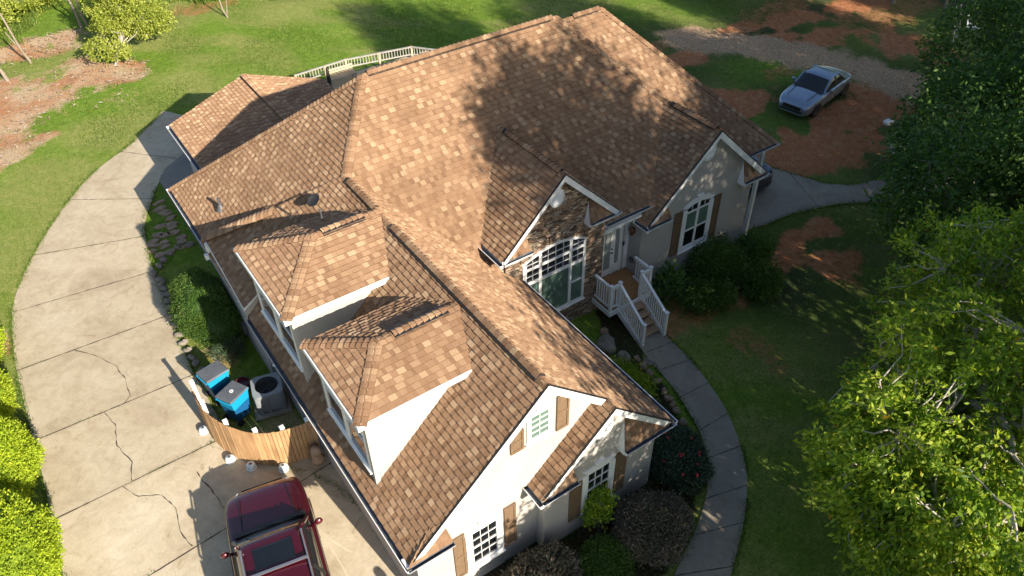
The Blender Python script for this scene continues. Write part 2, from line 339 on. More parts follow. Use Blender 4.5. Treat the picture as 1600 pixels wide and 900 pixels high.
def ground_mat():
    m, nt, bs = newmat('lawn_and_red_clay')
    def at(nm):
        a = N(nt, 'ShaderNodeAttribute', attribute_name=nm); return a.outputs['Fac']
    n1 = noise(nt, .5, 6, .6); n2 = noise(nt, 3.2, 6, .65, dist=.5); n3 = noise(nt, 38, 4, .7); n4 = noise(nt, 11, 4, .7)
    gcol = ramp(nt, n2.outputs[0], [(.25, (.092, .170, .016)), (.5, (.145, .245, .026)), (.72, (.23, .30, .05))])
    dcol = ramp(nt, n2.outputs[0], [(.3, (.20, .25, .055)), (.7, (.32, .31, .11))])
    pr_ = N(nt, 'ShaderNodeMapRange'); pr_.inputs[1].default_value = .38; pr_.inputs[2].default_value = .66; nt.links.new(math_(nt, 'ADD', math_(nt, 'MULTIPLY', at('dry'), .55), math_(nt, 'MULTIPLY', n1.outputs[0], .5)), pr_.inputs[0]); f = math_(nt, 'MULTIPLY', pr_.outputs[0], .8)
    g = mix(nt, f, gcol.outputs[0], dcol.outputs[0]); n5 = noise(nt, 1.9, 5, .7, dist=1.2); bt = ramp(nt, n5.outputs[0], [(.60, (0, 0, 0)), (.72, (1, 1, 1))]); g = mix(nt, math_(nt, 'MULTIPLY', bt.outputs[0], .55), g, (.27, .20, .10))
    cc = ramp(nt, n2.outputs[0], [(.25, (.31, .11, .045)), (.5, (.41, .165, .075)), (.75, (.46, .25, .14))])
    def thr(a, w=.28):
        s = math_(nt, 'ADD', at(a), math_(nt, 'MULTIPLY', math_(nt, 'SUBTRACT', n2.outputs[0], .5), 1.1))
        s = math_(nt, 'ADD', s, math_(nt, 'MULTIPLY', math_(nt, 'SUBTRACT', n4.outputs[0], .5), .7))
        r = N(nt, 'ShaderNodeMapRange'); r.inputs[1].default_value = .5 - w / 2; r.inputs[2].default_value = .5 + w / 2; nt.links.new(s, r.inputs[0]); return r.outputs[0]
    shade_col = ramp(nt, n4.outputs[0], [(.3, (.028, .040, .018)), (.6, (.05, .062, .028)), (.8, (.085, .07, .04))]); g = mix(nt, at('under'), g, shade_col.outputs[0])  # dark tone mixed into the right lawn as painted tree shade
    pale = ramp(nt, n1.outputs[0], [(.35, (.42, .20, .10)), (.6, (.52, .40, .27))]); cc_ = mix(nt, math_(nt, 'MULTIPLY', at('tan'), .9), cc.outputs[0], pale.outputs[0])
    c = mix(nt, thr('clay', .45), g, cc_)
    gv = ramp(nt, n4.outputs[0], [(.3, (.26, .14, .075)), (.5, (.43, .29, .18)), (.7, (.58, .45, .32))]); c = mix(nt, thr('gravel', .6), c, gv.outputs[0])
    mc = ramp(nt, n4.outputs[0], [(.3, (.035, .028, .016)), (.6, (.075, .058, .033)), (.75, (.06, .085, .02))]); c = mix(nt, thr('mulch'), c, mc.outputs[0])
    fr = ramp(nt, n3.outputs[0], [(.28, (.42, .44, .42)), (.5, (1, 1, 1)), (.72, (1.55, 1.5, 1.4))]); c = mix(nt, 1, c, fr.outputs[0], 'MULTIPLY'); n6 = noise(nt, 14, 6, .8); fr2 = ramp(nt, n6.outputs[0], [(.33, (.60, .63, .58)), (.5, (1, 1, 1)), (.67, (1.38, 1.32, 1.30))]); c = mix(nt, 1, c, fr2.outputs[0], 'MULTIPLY')
    nt.links.new(c, bs.inputs['Base Color']); bs.inputs['Roughness'].default_value = .95; bs.inputs['Specular IOR Level'].default_value = .15
    h = math_(nt, 'ADD', n3.outputs[0], math_(nt, 'MULTIPLY', n4.outputs[0], 1.2)); bump(nt, bs, h, .8, .05)
    return m
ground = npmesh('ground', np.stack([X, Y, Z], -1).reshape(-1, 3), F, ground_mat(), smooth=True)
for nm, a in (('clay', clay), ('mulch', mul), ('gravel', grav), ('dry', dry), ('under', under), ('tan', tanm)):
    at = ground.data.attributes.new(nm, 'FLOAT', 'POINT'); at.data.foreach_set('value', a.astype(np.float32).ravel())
tag(ground, 'lawn with bare patches of red clay around the house', None, None, 'structure')

def catmull(pts, n=6):
    out = []; P = [Vector((*p, 0)) for p in pts]; P = [2*P[0]-P[1]] + P + [2*P[-1]-P[-2]]
    for i in range(1, len(P) - 2):
        for k in range(n):
            t = k / n; a, b, c, d = P[i-1:i+3]
            q = .5 * ((2*b) + (c-a)*t + (2*a-5*b+4*c-d)*t*t + (-a+3*b-3*c+d)*t**3); out.append((q.x, q.y))
    out.append(tuple(pts[-1])); return out
def strip(name, left, right, top, mat, n=6, drop=.12, slabs=None):
    """paved surface between two edge lines given as matched points, a slab with real sides"""
    L = catmull(left, n); Rr = catmull(right, n); mb = MB(); W = 8
    for i in range(len(L) - 1):
        for k in range(W):
            q = []
            for (a, b, s) in ((L[i], Rr[i], k/W), (L[i], Rr[i], (k+1)/W), (L[i+1], Rr[i+1], (k+1)/W), (L[i+1], Rr[i+1], k/W)):
                x = a[0]+(b[0]-a[0])*s; y = a[1]+(b[1]-a[1])*s; q.append((x, y, gz(x, y) + top))
            mb.quad(*q)
        for (a, b) in ((L[i], L[i+1]), (Rr[i+1], Rr[i])):
            mb.quad((a[0], a[1], gz(*a)+top-drop), (b[0], b[1], gz(*b)+top-drop), (b[0], b[1], gz(*b)+top), (a[0], a[1], gz(*a)+top))
    if slabs:
        rs = random.Random(4); tints = [rs.random() for _ in range(len(slabs) + 1)]
        for k, f in enumerate(mb.f):
            yc = sum(mb.v[i][1] for i in f) / len(f); xc = sum(mb.v[i][0] for i in f) / len(f); mb.uv[k] = (tints[sum(yc - (xc + 7) * slabs[s_][1] < slabs[s_][0] for s_ in range(len(slabs)))], .5)
    return mb.build(name, mat)
dl = [(-1.2, 27.4), (-2.89, 25.49), (-4.9, 23.93), (-6.19, 22.42), (-7.48, 20.46), (-8.42, 18.69), (-9.1, 16.9), (-9.45, 14.4), (-9.55, 12.0), (-9.6, 9.3), (-9.7, 7.0), (-9.9, 3), (-10.2, -3), (-10.4, -9)]
dr = [(.6, 24.5), (-1.5, 23.0), (-2.9, 21.75), (-3.7, 20.3), (-4.3, 19.0), (-4.65, 17.3), (-4.83, 15.5), (-4.97, 13.8), (-5.12, 11.6), (-5.15, 10.0), (-4.9, 6.9), (-3.15, 3.6), (-3.15, -3), (-3.2, -9)]
# the driveway widens to the garage past the fence
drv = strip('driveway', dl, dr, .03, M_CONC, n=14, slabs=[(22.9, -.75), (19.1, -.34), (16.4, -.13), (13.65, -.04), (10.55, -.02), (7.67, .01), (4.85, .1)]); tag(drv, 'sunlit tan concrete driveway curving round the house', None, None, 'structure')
mb = MB(); mb.poly([(-5.6, 7.6, .033), (-4.9, 6.2, .033), (-3.2, 3.6, .033), (-3.15, 5.8, .033), (-3.9, 5.9, .033), (-4.7, 6.2, .033), (-5.2, 7.0, .033)])
o = mb.build('driveway', M_CONC); tag(o, 'concrete apron of the driveway in front of the picket fence', None, None, 'structure')
wl_ = [(6.55, 4.15), (6.45, 3.75), (6.3, 3.06), (6.14, 2.06), (5.71, .71), (5.27, -.09), (4.42, -1.04), (3.4, -1.72), (2.42, -2.17), (1.0, -2.9), (-.6, -4.0)]
wr_ = [(7.5, 4.15), (7.56, 3.75), (7.5, 2.9), (7.3, 2.0), (6.92, .8), (6.4, -.22), (5.6, -1.3), (4.68, -2.1), (3.7, -2.75), (2.3, -3.6), (.4, -4.9)]
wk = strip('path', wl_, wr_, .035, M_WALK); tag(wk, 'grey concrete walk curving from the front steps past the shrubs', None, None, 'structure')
al = [(13.1, 7.9), (15.5, 8.9), (18.07, 9.58), (18.34, 8.95), (18.93, 7.45), (19.29, 6.72), (20.21, 6.04), (21.3, 5.8), (22.6, 5.6), (27, 4.4), (31, 2.0)]
ar = [(13.1, 6.1), (13.6, 6.3), (14.3, 6.5), (15.24, 6.36), (16.4, 6.25), (17.3, 6.0), (18.47, 5.6), (19.51, 4.95), (20.6, 4.45), (25, 3.0), (30, .2)]
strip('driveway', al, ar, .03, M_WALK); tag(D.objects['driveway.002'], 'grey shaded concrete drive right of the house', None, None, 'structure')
mb = MB(); mb.prism([(-3.03, 15.2, -.05), (-3.0, 21.6, -.05), (-2.55, 22.3, -.05), (-1.45, 23.1, -.05), (.5, 23.1, -.05), (.5, 15.2, -.05)][::-1], (0, 0, .16))
tag(mb.build('patio', M_SLAB), 'smooth slate grey patio slab beside the rear wing', None, None, 'structure')
# joints and cracks (thin grooves filled with dirt, lying on the slab)
def ribbon(mb, pts, w, z, jit=0, wj=.5):
    P = []
    for i in range(len(pts) - 1):
        (x0, y0), (x1, y1) = pts[i], pts[i+1]; L = math.hypot(x1-x0, y1-y0); k = max(1, int(L / .12))
        for j in range(k): P.append((x0 + (x1-x0)*j/k, y0 + (y1-y0)*j/k))
    P.append(pts[-1]); Q = []; off = 0
    for i, p in enumerate(P):
        a = P[max(0, i-1)]; b = P[min(len(P)-1, i+1)]; d = Vector((b[0]-a[0], b[1]-a[1])).normalized(); nrm = Vector((-d.y, d.x))
        off = off * .7 + random.uniform(-jit, jit); ww = w * random.uniform(1 - wj, 1 + wj) / 2
        c = Vector(p) + nrm * off; Q.append((c + nrm * ww, c - nrm * ww))
    for (a, b), (c, d) in zip(Q[:-1], Q[1:]):
        mb.quad((b.x, b.y, gz(*b) + z), (d.x, d.y, gz(*d) + z), (c.x, c.y, gz(*c) + z), (a.x, a.y, gz(*a) + z))
mb = MB()
for a, b in (((-6.3, 22.45), (-3.5, 20.5)), ((-8.07, 19.5), (-4.5, 18.3)), ((-9.1, 16.66), (-4.85, 16.1)), ((-9.5, 13.75), (-5.05, 13.55)), ((-9.55, 10.6), (-5.2, 10.5)), ((-9.7, 7.65), (-5.45, 7.7)), ((-9.75, 4.55), (-3.2, 5.2)), ((-3.66, 24.84), (-1.9, 22.9))):
    ribbon(mb, [a, b], .03, .0345, .004)
for c in ([(-7.9, 13.7), (-7.35, 12.9), (-7.0, 12.2), (-6.9, 11.5), (-6.95, 10.75), (-7.2, 10.5)], [(-7.75, 10.55), (-7.6, 9.9), (-7.75, 9.1), (-7.55, 8.3), (-7.7, 7.7)], [(-7.95, 7.7), (-7.7, 7.1), (-7.2, 6.8), (-7.0, 6.2), (-7.15, 5.5), (-7.0, 4.9)], [(-6.2, 7.0), (-6.0, 5.5)]):
    ribbon(mb, c, .022, .0345, .022, .8)
for k in range(1, 9):
    i = k * 6 + 2
    A = catmull(wl_)[i]; B = catmull(wr_)[i]; ribbon(mb, [A, B], .022, .0395, .002)
for A, B in (((18.6, 8.2), (17.6, 5.9)), ((20.3, 6.0), (19.6, 4.95)), ((15.0, 8.6), (14.7, 6.5))): ribbon(mb, [A, B], .025, .0345, .002)
tag(mb.build('path', M_CRACK), 'dark joints and cracks in the concrete', None, None, 'structure')
mb = MB(); M_SCUFF = simple('pale_tyre_scuff', (.58, .50, .38), .9, .1, 4)
for c in ([(-4.3, 1.0), (-4.25, 2.6), (-4.35, 3.9), (-4.15, 5.0)], [(-4.35, 3.9), (-4.2, 3.2), (-3.9, 2.5)]): ribbon(mb, catmull(c, 5), .045, .0347, .003, .5)
tag(mb.build('path', M_SCUFF), 'pale tyre scuffs on the drive beside the garage', None, None, 'structure')

# ------------------------------------------------------------------ shingles
EXPO = .145
def clip(poly, halfplanes):
    for (nx, ny, c) in halfplanes:
        out = []; n = len(poly)
        if not n: return out
        for i in range(n):
            a = poly[i]; b = poly[(i+1) % n]; da = nx*a[0]+ny*a[1]-c; db = nx*b[0]+ny*b[1]-c
            if da >= 0: out.append(a)
            if (da >= 0) != (db >= 0):
                t = da / (da - db); out.append((a[0]+(b[0]-a[0])*t, a[1]+(b[1]-a[1])*t))
        poly = out
    return poly
def shingles(mb, poly, seed=0, lift=.018):
    P = [Vector(p) for p in poly]; n = Vector((0, 0, 0))
    for i in range(len(P)): n += P[i].cross(P[(i+1) % len(P)])
    n.normalize()
    if n.z < 0: n = -n; P = P[::-1]
    u = Vector((0, 0, 1)).cross(n).normalized(); v = n.cross(u)   # u along the eave, v up the slope
    q = [(p.dot(u), p.dot(v)) for p in P]; c0 = P[0].dot(n)
    hp = []
    for i in range(len(q)):
        a = q[i]; b = q[(i+1) % len(q)]; nx, ny = -(b[1]-a[1]), b[0]-a[0]; L = math.hypot(nx, ny)
        if L < 1e-6: continue
        hp.append((nx/L, ny/L, (nx*a[0]+ny*a[1])/L))
    rnd = random.Random(seed); vmin = min(p[1] for p in q); vmax = max(p[1] for p in q)
    k = 0
    while vmin + k * EXPO < vmax:
        v0 = vmin + k * EXPO; v1 = min(v0 + EXPO, vmax + .001); k += 1
        row = clip([(-999, v0), (999, v0), (999, v1), (-999, v1)], hp)
        if len(row) < 3: continue
        u0 = min(p[0] for p in row); u1 = max(p[0] for p in row); x = u0 - rnd.uniform(0, .3); tog = rnd.random() < .5
        while x < u1:
            tog = not tog
            w = rnd.uniform(.125, .20) if tog else rnd.uniform(.07, .16)
            t = clip([(x, v0), (x+w, v0), (x+w, v1), (x, v1)], hp); x += w
            if len(t) < 3: continue
            rc = rnd.random(); hi = 0
            if tog: hi = .010; rc = .30 + .70 * rc ** 1.15
            else: rc = .68 * rc
            cuv = (rc, rnd.random())
            def w3(p, ex=0): 
                h = .004 + (lift + hi) * (1 - (p[1]-v0) / EXPO) + ex; return u*p[0] + v*p[1] + n*(c0 + h)
            mb.add([w3(p) for p in t], [tuple(range(len(t)))], 0, cuv)
            bt = sorted([p for p in t if abs(p[1]-v0) < 1e-6])
            if len(bt) >= 2:
                a, b = bt[0], bt[-1]
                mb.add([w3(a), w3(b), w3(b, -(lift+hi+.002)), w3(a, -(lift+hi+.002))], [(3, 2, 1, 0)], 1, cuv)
            if hi:
                for mm in (min, max):
                    xm = mm(s[0] for s in t); e = [p for p in t if abs(p[0]-xm) < 1e-6]
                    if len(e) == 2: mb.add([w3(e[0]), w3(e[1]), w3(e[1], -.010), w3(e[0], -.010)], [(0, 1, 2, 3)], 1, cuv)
    return n
def roof(name, parent, polys, seed, thick=.10, deck=True):
    mb = MB()
    for i, p in enumerate(polys):
        shingles(mb, p, seed * 31 + i)
        if deck:
            P = [Vector(a) for a in p]; P = [a - Vector((0, 0, .004)) for a in P]
            nn = (P[1]-P[0]).cross(P[2]-P[0])
            if nn.z > 0: P = P[::-1]
            mb.prism(P, (0, 0, -thick), 2)
    return mb.build(name, [M_SH, M_SHR, M_WHITE], parent)
def caps(name, parent, p0, p1, s0, s1, rise=.02, vent=None, w=.15, seed=1):
    """row of bent ridge-cap shingles from p0 to p1; s0, s1 point down the two slopes"""
    p0 = Vector(p0); p1 = Vector(p1); d = p1 - p0; L = d.length; d.normalize(); s0 = Vector(s0).normalized(); s1 = Vector(s1).normalized()
    mb = MB(); rnd = random.Random(seed); k = 0; x = 0; up = -(s0 + s1); up = up.normalized() if up.length > .05 else Vector((0,0,1)); up = up.normalized()
    if up.z < 0: up = -up
    while x < L - .02:
        x1 = min(x + .15, L); rv = rise
        if vent and vent[0] <= x <= vent[1]: rv = rise + .075
        th = .018; uvc = (rnd.random() * .95 + .05 * (rnd.random() > .7), rnd.random())
        def ring(t, h):
            c = p0 + d * t; pts = []
            for kk, sgn in ((1, s0), (.55, s0), (.18, s0), (0, None), (.18, s1), (.55, s1), (1, s1)):
                q = c + (sgn * w * kk if sgn else Vector((0, 0, 0))) + up * (h + rv - (.028 * (1 - min(kk/.25, 1))))
                pts.append(q)
            return pts
        A = ring(x, .004); B = ring(x1, .004 + th)   # the lower end of each cap stands proud
        n = 7; mb.add(A + B, [(i, i+1, n+i+1, n+i) for i in range(n-1)], 0, uvc)
        C = [q - up * .03 for q in B]; mb.add(B + C, [(i, i+1, n+i+1, n+i) for i in range(n-1)], 1, uvc)
        Cs = [q - up * .02 for q in A]
        for e in (0, 6):
            mb.add([A[e], B[e], C[e], Cs[e]], [(0, 1, 2, 3)], 1, uvc)
        x = x1
    o = mb.build(name, [M_SH, M_SHR], parent)
    if vent:
        vb = MB(); a = p0 + d * vent[0]; b = p0 + d * vent[1]
        for s in (s0, s1):
            q0 = a + s * (w - .02); q1 = b + s * (w - .02)
            vb.prism([a - up*.0, b - up*.0, q1, q0], up * (.066 + rise))
        vb.build('ridge_vent', M_VENT, parent)
    return o
def hipcaps(name, parent, p0, p1, n0, n1, rise=.015, seed=1, w=.17):
    d = (Vector(p1) - Vector(p0)).normalized(); out = []
    for n in (n0, n1):
        s = Vector(n).normalized().cross(d); s = s if s.z < 0 else -s; out.append(s)
    m_ = (Vector(n0).normalized() + Vector(n1).normalized()).normalized() * .012
    return caps(name, parent, Vector(p0) + m_, Vector(p1) + m_, out[0], out[1], rise, None, w, seed)
def gutter(parent, p0, p1, out, name='gutter'):
    """open K-style trough along an eave; out = horizontal direction away from the house"""
    p0 = Vector(p0); p1 = Vector(p1); out = Vector(out).normalized(); z = Vector((0, 0, 1)); mb = MB()
    prof = [(0, 0), (0, -.11), (.07, -.11), (.10, -.05), (.115, 0)]; inn = [(.105, -.004), (.09, -.05), (.062, -.10), (.01, -.10), (.01, 0)]
    def pt(p, a, b): return p + out * a + z * b
    for i in range(len(prof) - 1):
        mb.quad(pt(p0, *prof[i]), pt(p1, *prof[i]), pt(p1, *prof[i+1]), pt(p0, *prof[i+1]), 0)
    for i in range(len(inn) - 1):
        mb.quad(pt(p0, *inn[i]), pt(p1, *inn[i]), pt(p1, *inn[i+1]), pt(p0, *inn[i+1]), 1)
    mb.quad(pt(p0, .105, -.004), pt(p1, .105, -.004), pt(p1, .125, 0), pt(p0, .125, 0), 0)
    mb.quad(pt(p0, .115, 0.0), pt(p1, .115, 0.0), pt(p1, .125, 0.002), pt(p0, .125, 0.002), 0)
    for p in (p0, p1): mb.poly([pt(p, *q) for q in prof], 0)
    return mb.build(name, [M_GUT, M_GUTIN], parent)
def downspout(parent, pts):
    mb = MB()
    for a, b in zip(pts[:-1], pts[1:]): mb.obox(a, b, .075, .055)
    return mb.build('downspout', M_GUT, parent)
def rake(parent, p0, p1, yoff, h=.2, t=.035):
    """white board under a sloping roof edge; faces -Y"""
    mb = MB(); p0 = Vector(p0); p1 = Vector(p1)
    a = p0 + Vector((0, yoff, -.012)); b = p1 + Vector((0, yoff, -.012))
    mb.prism([a, b, b - Vector((0, 0, h)), a - Vector((0, 0, h))], (0, -t, 0))
    mb.prism([a + Vector((0, -.0, .035)), b + Vector((0, 0, .035)), b + Vector((0, 0, .004)), a + Vector((0, 0, .004))], (0, -t - .012, 0), 1)
    return mb.build('rake_board', [M_WHITE, M_VENT], parent)
def cornice_return(parent, xc, xi, yf, yw, z0, rise, gut=True):
    mb = MB(); s = 1 if xi > xc else -1; e = .12
    A = (xc, yf, z0); B = (xi, yf, z0); C = (xi - s*e, yw, z0 + rise); Dp = (xc + s*min(rise/.94 + .08, abs(xi-xc)-e-.01), yw, z0 + rise - .001)
    shingles(mb, [A, B, C, Dp], int(abs(xc)*100))
    mb.prism([(xc, yf, z0-.01), (xi, yf, z0-.01), (xi, yw, z0-.01), (xc, yw, z0-.01)], (0, 0, -.14), 2)
    mb.add([(xi, yf, z0-.01), (xi, yw, z0-.01), (xi - s*e, yw, z0+rise-.01)], [(0, 1, 2)], 2)
    mb.add([(xi+.004*s, yf, z0-.15), (xi+.004*s, yw, z0-.15), (xi+.004*s, yw, z0-.01), (xi+.004*s, yf, z0-.01)], [(0, 1, 2, 3)], 2)
    o = mb.build('cornice_return', [M_SH, M_SHR, M_WHITE], parent)
    if gut: gutter(parent, (xc, yf, z0-.01), (xi, yf, z0-.01), (0, -1, 0))
    return o

# ------------------------------------------------------------------ the house
house = empty('house', (4, 6, 0), 'cream stucco house with a many-gabled brown shingle roof and attached garage wing', 'house')
H = house
# wing: ridge at x=0, z=5.80, slope .94 ; main: ridge y=10.74 z=7.5
WZ, WS = 5.80, .94
wz = lambda x: WZ - WS * abs(x)
r_w = roof('garage_wing_roof', H, [
    [(0, 0, WZ), (0, 9.0, WZ), (-3.42, 13.1, wz(3.42)), (-3.42, 0, wz(3.42))],
    [(0, 0, WZ), (0, 9.4, WZ), (3.465, 9.4, wz(3.465)), (3.465, 0, wz(3.465))],
    [(1.558, 0, wz(1.558)), (3.465, 0, wz(3.465)), (3.465, -.315, wz(3.465)), (1.558, -.315, wz(1.558))],
    [(1.558, -.315, wz(1.558)), (1.558, .34, wz(1.558)), (-.347, .34, 2.545), (-.347, -.315, 2.545)]], 1)
caps('ridge_cap', r_w, (0, 9.0, WZ), (0, -.02, WZ), (-1, 0, -WS), (1, 0, -WS), .02, (.25, 1.75), seed=3)
D.objects['ridge_vent'].name = 'ridge_vent'
vb = MB()
for s in (-1, 1):
    vb.prism([(0, .25, WZ), (0, 6.25, WZ), (s*.13, 6.25, WZ - .13*WS), (s*.13, .25, WZ - .13*WS)], (0, 0, .085))
vb.build('ridge_vent', M_VENT, r_w)
caps('ridge_cap', r_w, (0, 6.25, WZ + .07), (0, .25, WZ + .07), (-1, 0, -WS), (1, 0, -WS), .025, seed=4)
caps('ridge_cap', r_w, (1.558, .34, wz(1.558)), (1.558, -.315, wz(1.558)), (-1, 0, -WS), (1, 0, -WS), .01, seed=5)
MZ = 7.5; MS = .95
mz = lambda y: MZ - MS * abs(10.74 - y)
A_ = (1.64, 10.74, MZ); B_ = (8.295, 10.74, MZ); J_ = (0, 8.93, 5.80); K_ = (10.69, 8.16, mz(8.16))
Dc = (-3.28, 16.89, 2.40); Ec = (-3.28, 13.0, 2.40)
r_m = roof('main_roof', H, [
    [A_, B_, K_, (10.69, 6.05, mz(6.05)), (0, 6.05, mz(6.05)), J_],
    [A_, J_, Ec, Dc],
    [A_, B_, (13.2, 16.89, 2.40), Dc],
    [B_, K_, (10.69, 10.6, mz(8.16))]], 2)
caps('ridge_cap', r_m, A_, B_, (0, -1, -MS), (0, 1, -.82), .02, (.15, 6.35), seed=6)
hipcaps('hip_cap', r_m, A_, J_, (-1.037, 0, 1), (0, -.95, 1), seed=7)
hipcaps('hip_cap', r_m, B_, K_, (0, -.95, 1), (1.02, 0, 1), seed=8)
hipcaps('hip_cap', r_m, A_, Dc, (-1.037, 0, 1), (0, .83, 1), seed=9)
# raised capped curb between the main hip slope and the lower wing slope
# raised shallow section of the garage-side slope, capped along its rear rake
RP = [(-3.47, 8.95, 2.93), (-1.55, 8.95, 4.24), (-1.55, 10.72, 4.24), (-3.36, 12.42, 3.00)]
r_x = roof('raised_roof_section', H, [RP], 77, .06)
sb_ = MB(); e0 = Vector(RP[3]); e1 = Vector(RP[2]); f0 = Vector(RP[0]); f1 = Vector(RP[1]); dz = Vector((0, 0, .62)); dy = Vector((.01, .05, 0))
sb_.add([e0 - dy, e1 - dy, e1 - dy - dz, e0 - dy - dz, f0 + dy, f1 + dy, f1 + dy - dz, f0 + dy - dz], [(0, 1, 2, 3), (4, 5, 6, 7)])
sb_.add([e0 + Vector((.06, -.05, -.06)), f0 + Vector((.06, .05, -.06)), f0 + Vector((.06, .05, -.66)), e0 + Vector((.06, -.05, -.66))], [(0, 1, 2, 3)]); sb_.build('rake_wall', M_STUCCO, H)
mb = MB(); mb.obox(f0 + Vector((-.01, 0, -.04)), e0 + Vector((-.01, 0, -.04)), .03, .09); mb.build('fascia', M_WHITE, H)
hipcaps('ridge_cap', r_x, e1 + Vector((0, 0, .03)), e0 + Vector((0, 0, .03)), (-.885, -.22, 1), (-.27, .44, 1), .15, seed=10, w=.19)
mb = MB(); mb.box((-3.42, 12.30, 2.45), (-3.2, 12.55, 2.86)); mb.box((-3.52, 12.45, 2.30), (-3.42, 12.6, 2.45)); mb.build('cornice_box', M_WHITE, H)
# right-hand lower hip (C)
CZ, CS = 7.33, .975
C0 = (8.3, 10.74, CZ); C1 = (10.09, 10.74, CZ); Fp = (14.54, 6.29, 2.99)
r_c = roof('side_wing_roof', H, [[C0, C1, Fp, (8.6, 6.29, 2.99)], [C1, Fp, (14.54, 16.2, 2.99)], [C0, C1, (14.54, 16.2, 2.99), (8.3, 16.2, 2.99)]], 3)
caps('ridge_cap', r_c, (8.6, 10.74, CZ), C1, (0, -1, -CS), (0, 1, -CS), .02, (.3, 1.25), seed=11)
hipcaps('hip_cap', r_c, C1, Fp, (0, -.975, 1), (.975, 0, 1), seed=12)
gutter(r_c, Fp, (12.6, 6.29, 2.99), (0, -1, 0))
# right gable
GZ = 5.05; GS = .92
r_g = roof('gable_roof', H, [
    [(10.69, 5.63, GZ), (10.69, 8.4, GZ), (8.02, 8.4, GZ-2.67*GS), (8.02, 5.63, GZ-2.67*GS)],
    [(10.69, 5.63, GZ), (10.69, 8.4, GZ), (13.36, 8.4, GZ-2.67*GS), (13.36, 5.63, GZ-2.67*GS)]], 4)
caps('ridge_cap', r_g, (10.69, 8.2, GZ), (10.69, 5.62, GZ), (-1, 0, -GS), (1, 0, -GS), .02, (.45, 2.35), seed=13)
rake(r_g, (8.05, 5.63, GZ-2.64*GS), (10.69, 5.63, GZ), 0, .20); rake(r_g, (10.69, 5.63, GZ), (13.33, 5.63, GZ-2.64*GS), 0, .24)
cornice_return(r_g, 8.02, 9.0, 5.6, 5.88, 2.60, .66); cornice_return(r_g, 13.38, 12.25, 5.6, 5.88, 2.60, .66)
gutter(r_g, (8.0, 6.15, 2.585), (8.0, 5.5, 2.585), (-1, 0, 0))
gutter(r_m, (6.7, 6.05, mz(6.05)-.01), (9.0, 6.05, mz(6.05)-.01), (0, -1, 0))
# stone gable
SZ, SS = 5.75, .985
r_s = roof('gable_roof', H, [
    [(4.79, 5.68, SZ), (4.79, 9.05, SZ), (2.73, 9.05, SZ-2.06*SS), (2.73, 5.68, SZ-2.06*SS)],
    [(4.79, 5.68, SZ), (4.79, 9.05, SZ), (6.85, 9.05, SZ-2.06*SS), (6.85, 5.68, SZ-2.06*SS)]], 5)
caps('ridge_cap', r_s, (4.79, 9.0, SZ), (4.79, 5.67, SZ), (-1, 0, -SS), (1, 0, -SS), .02, (.5, 3.1), seed=14)
rake(r_s, (2.76, 5.68, SZ-2.03*SS), (4.79, 5.68, SZ), 0, .17); rake(r_s, (4.79, 5.68, SZ), (6.82, 5.68, SZ-2.03*SS), 0, .22)
cornice_return(r_s, 2.75, 3.7, 5.68, 5.93, 3.70, .6); cornice_return(r_s, 6.88, 5.75, 5.68, 5.93, 3.72, .6)
gutter(r_s, (2.70, 6.9, 3.70), (2.70, 5.6, 3.70), (-1, 0, 0))
# wing rakes and returns
rake(r_w, (-3.40, 0, wz(3.40)), (0, 0, WZ), 0, .22); rake(r_w, (0, 0, WZ), (1.75, 0, wz(1.75)), 0, .22)
rake(r_w, (-.33, -.315, 2.56), (1.558, -.315, wz(1.558)), 0, .17); rake(r_w, (1.558, -.315, wz(1.558)), (3.44, -.315, wz(3.44)), 0, .2)
cornice_return(r_w, -3.5, -2.42, -.05, .2, 2.60, .70); cornice_return(r_w, -.36, .62, -.34, -.1, 2.56, .62); cornice_return(r_w, 3.50, 1.98, -.34, -.1, 2.54, .85)
gutter(r_w, (-3.42, -.1, 2.565), (-3.42, 9.0, 2.565), (-1, 0, 0)); gutter(r_w, (3.465, -.40, 2.53), (3.465, 6.2, 2.53), (1, 0, 0)); gutter(r_w, (-.36, .2, 2.54), (-.36, -.42, 2.54), (-1, 0, 0))
gutter(r_m, (-3.29, 12.55, 2.39), (-3.29, 16.9, 2.39), (-1, 0, 0))
# low rear wing with its ridge running back
r_r = roof('rear_wing_roof', H, [
    [(1.1, 14.2, 3.62), (1.1, 21.0, 3.62), (-2.05, 21.0, 2.5), (-2.05, 14.2, 2.5)],
    [(1.1, 14.2, 3.62), (1.1, 21.0, 3.62), (4.2, 21.0, 2.52), (4.2, 14.2, 2.52)]], 6)
caps('ridge_cap', r_r, (1.1, 14.2, 3.62), (1.1, 21.0, 3.62), (-1, 0, -.35), (1, 0, -.35), .02, (.2, 6.6), seed=15)
gutter(r_r, (-2.07, 14.5, 2.48), (-2.07, 21.0, 2.48), (-1, 0, 0))

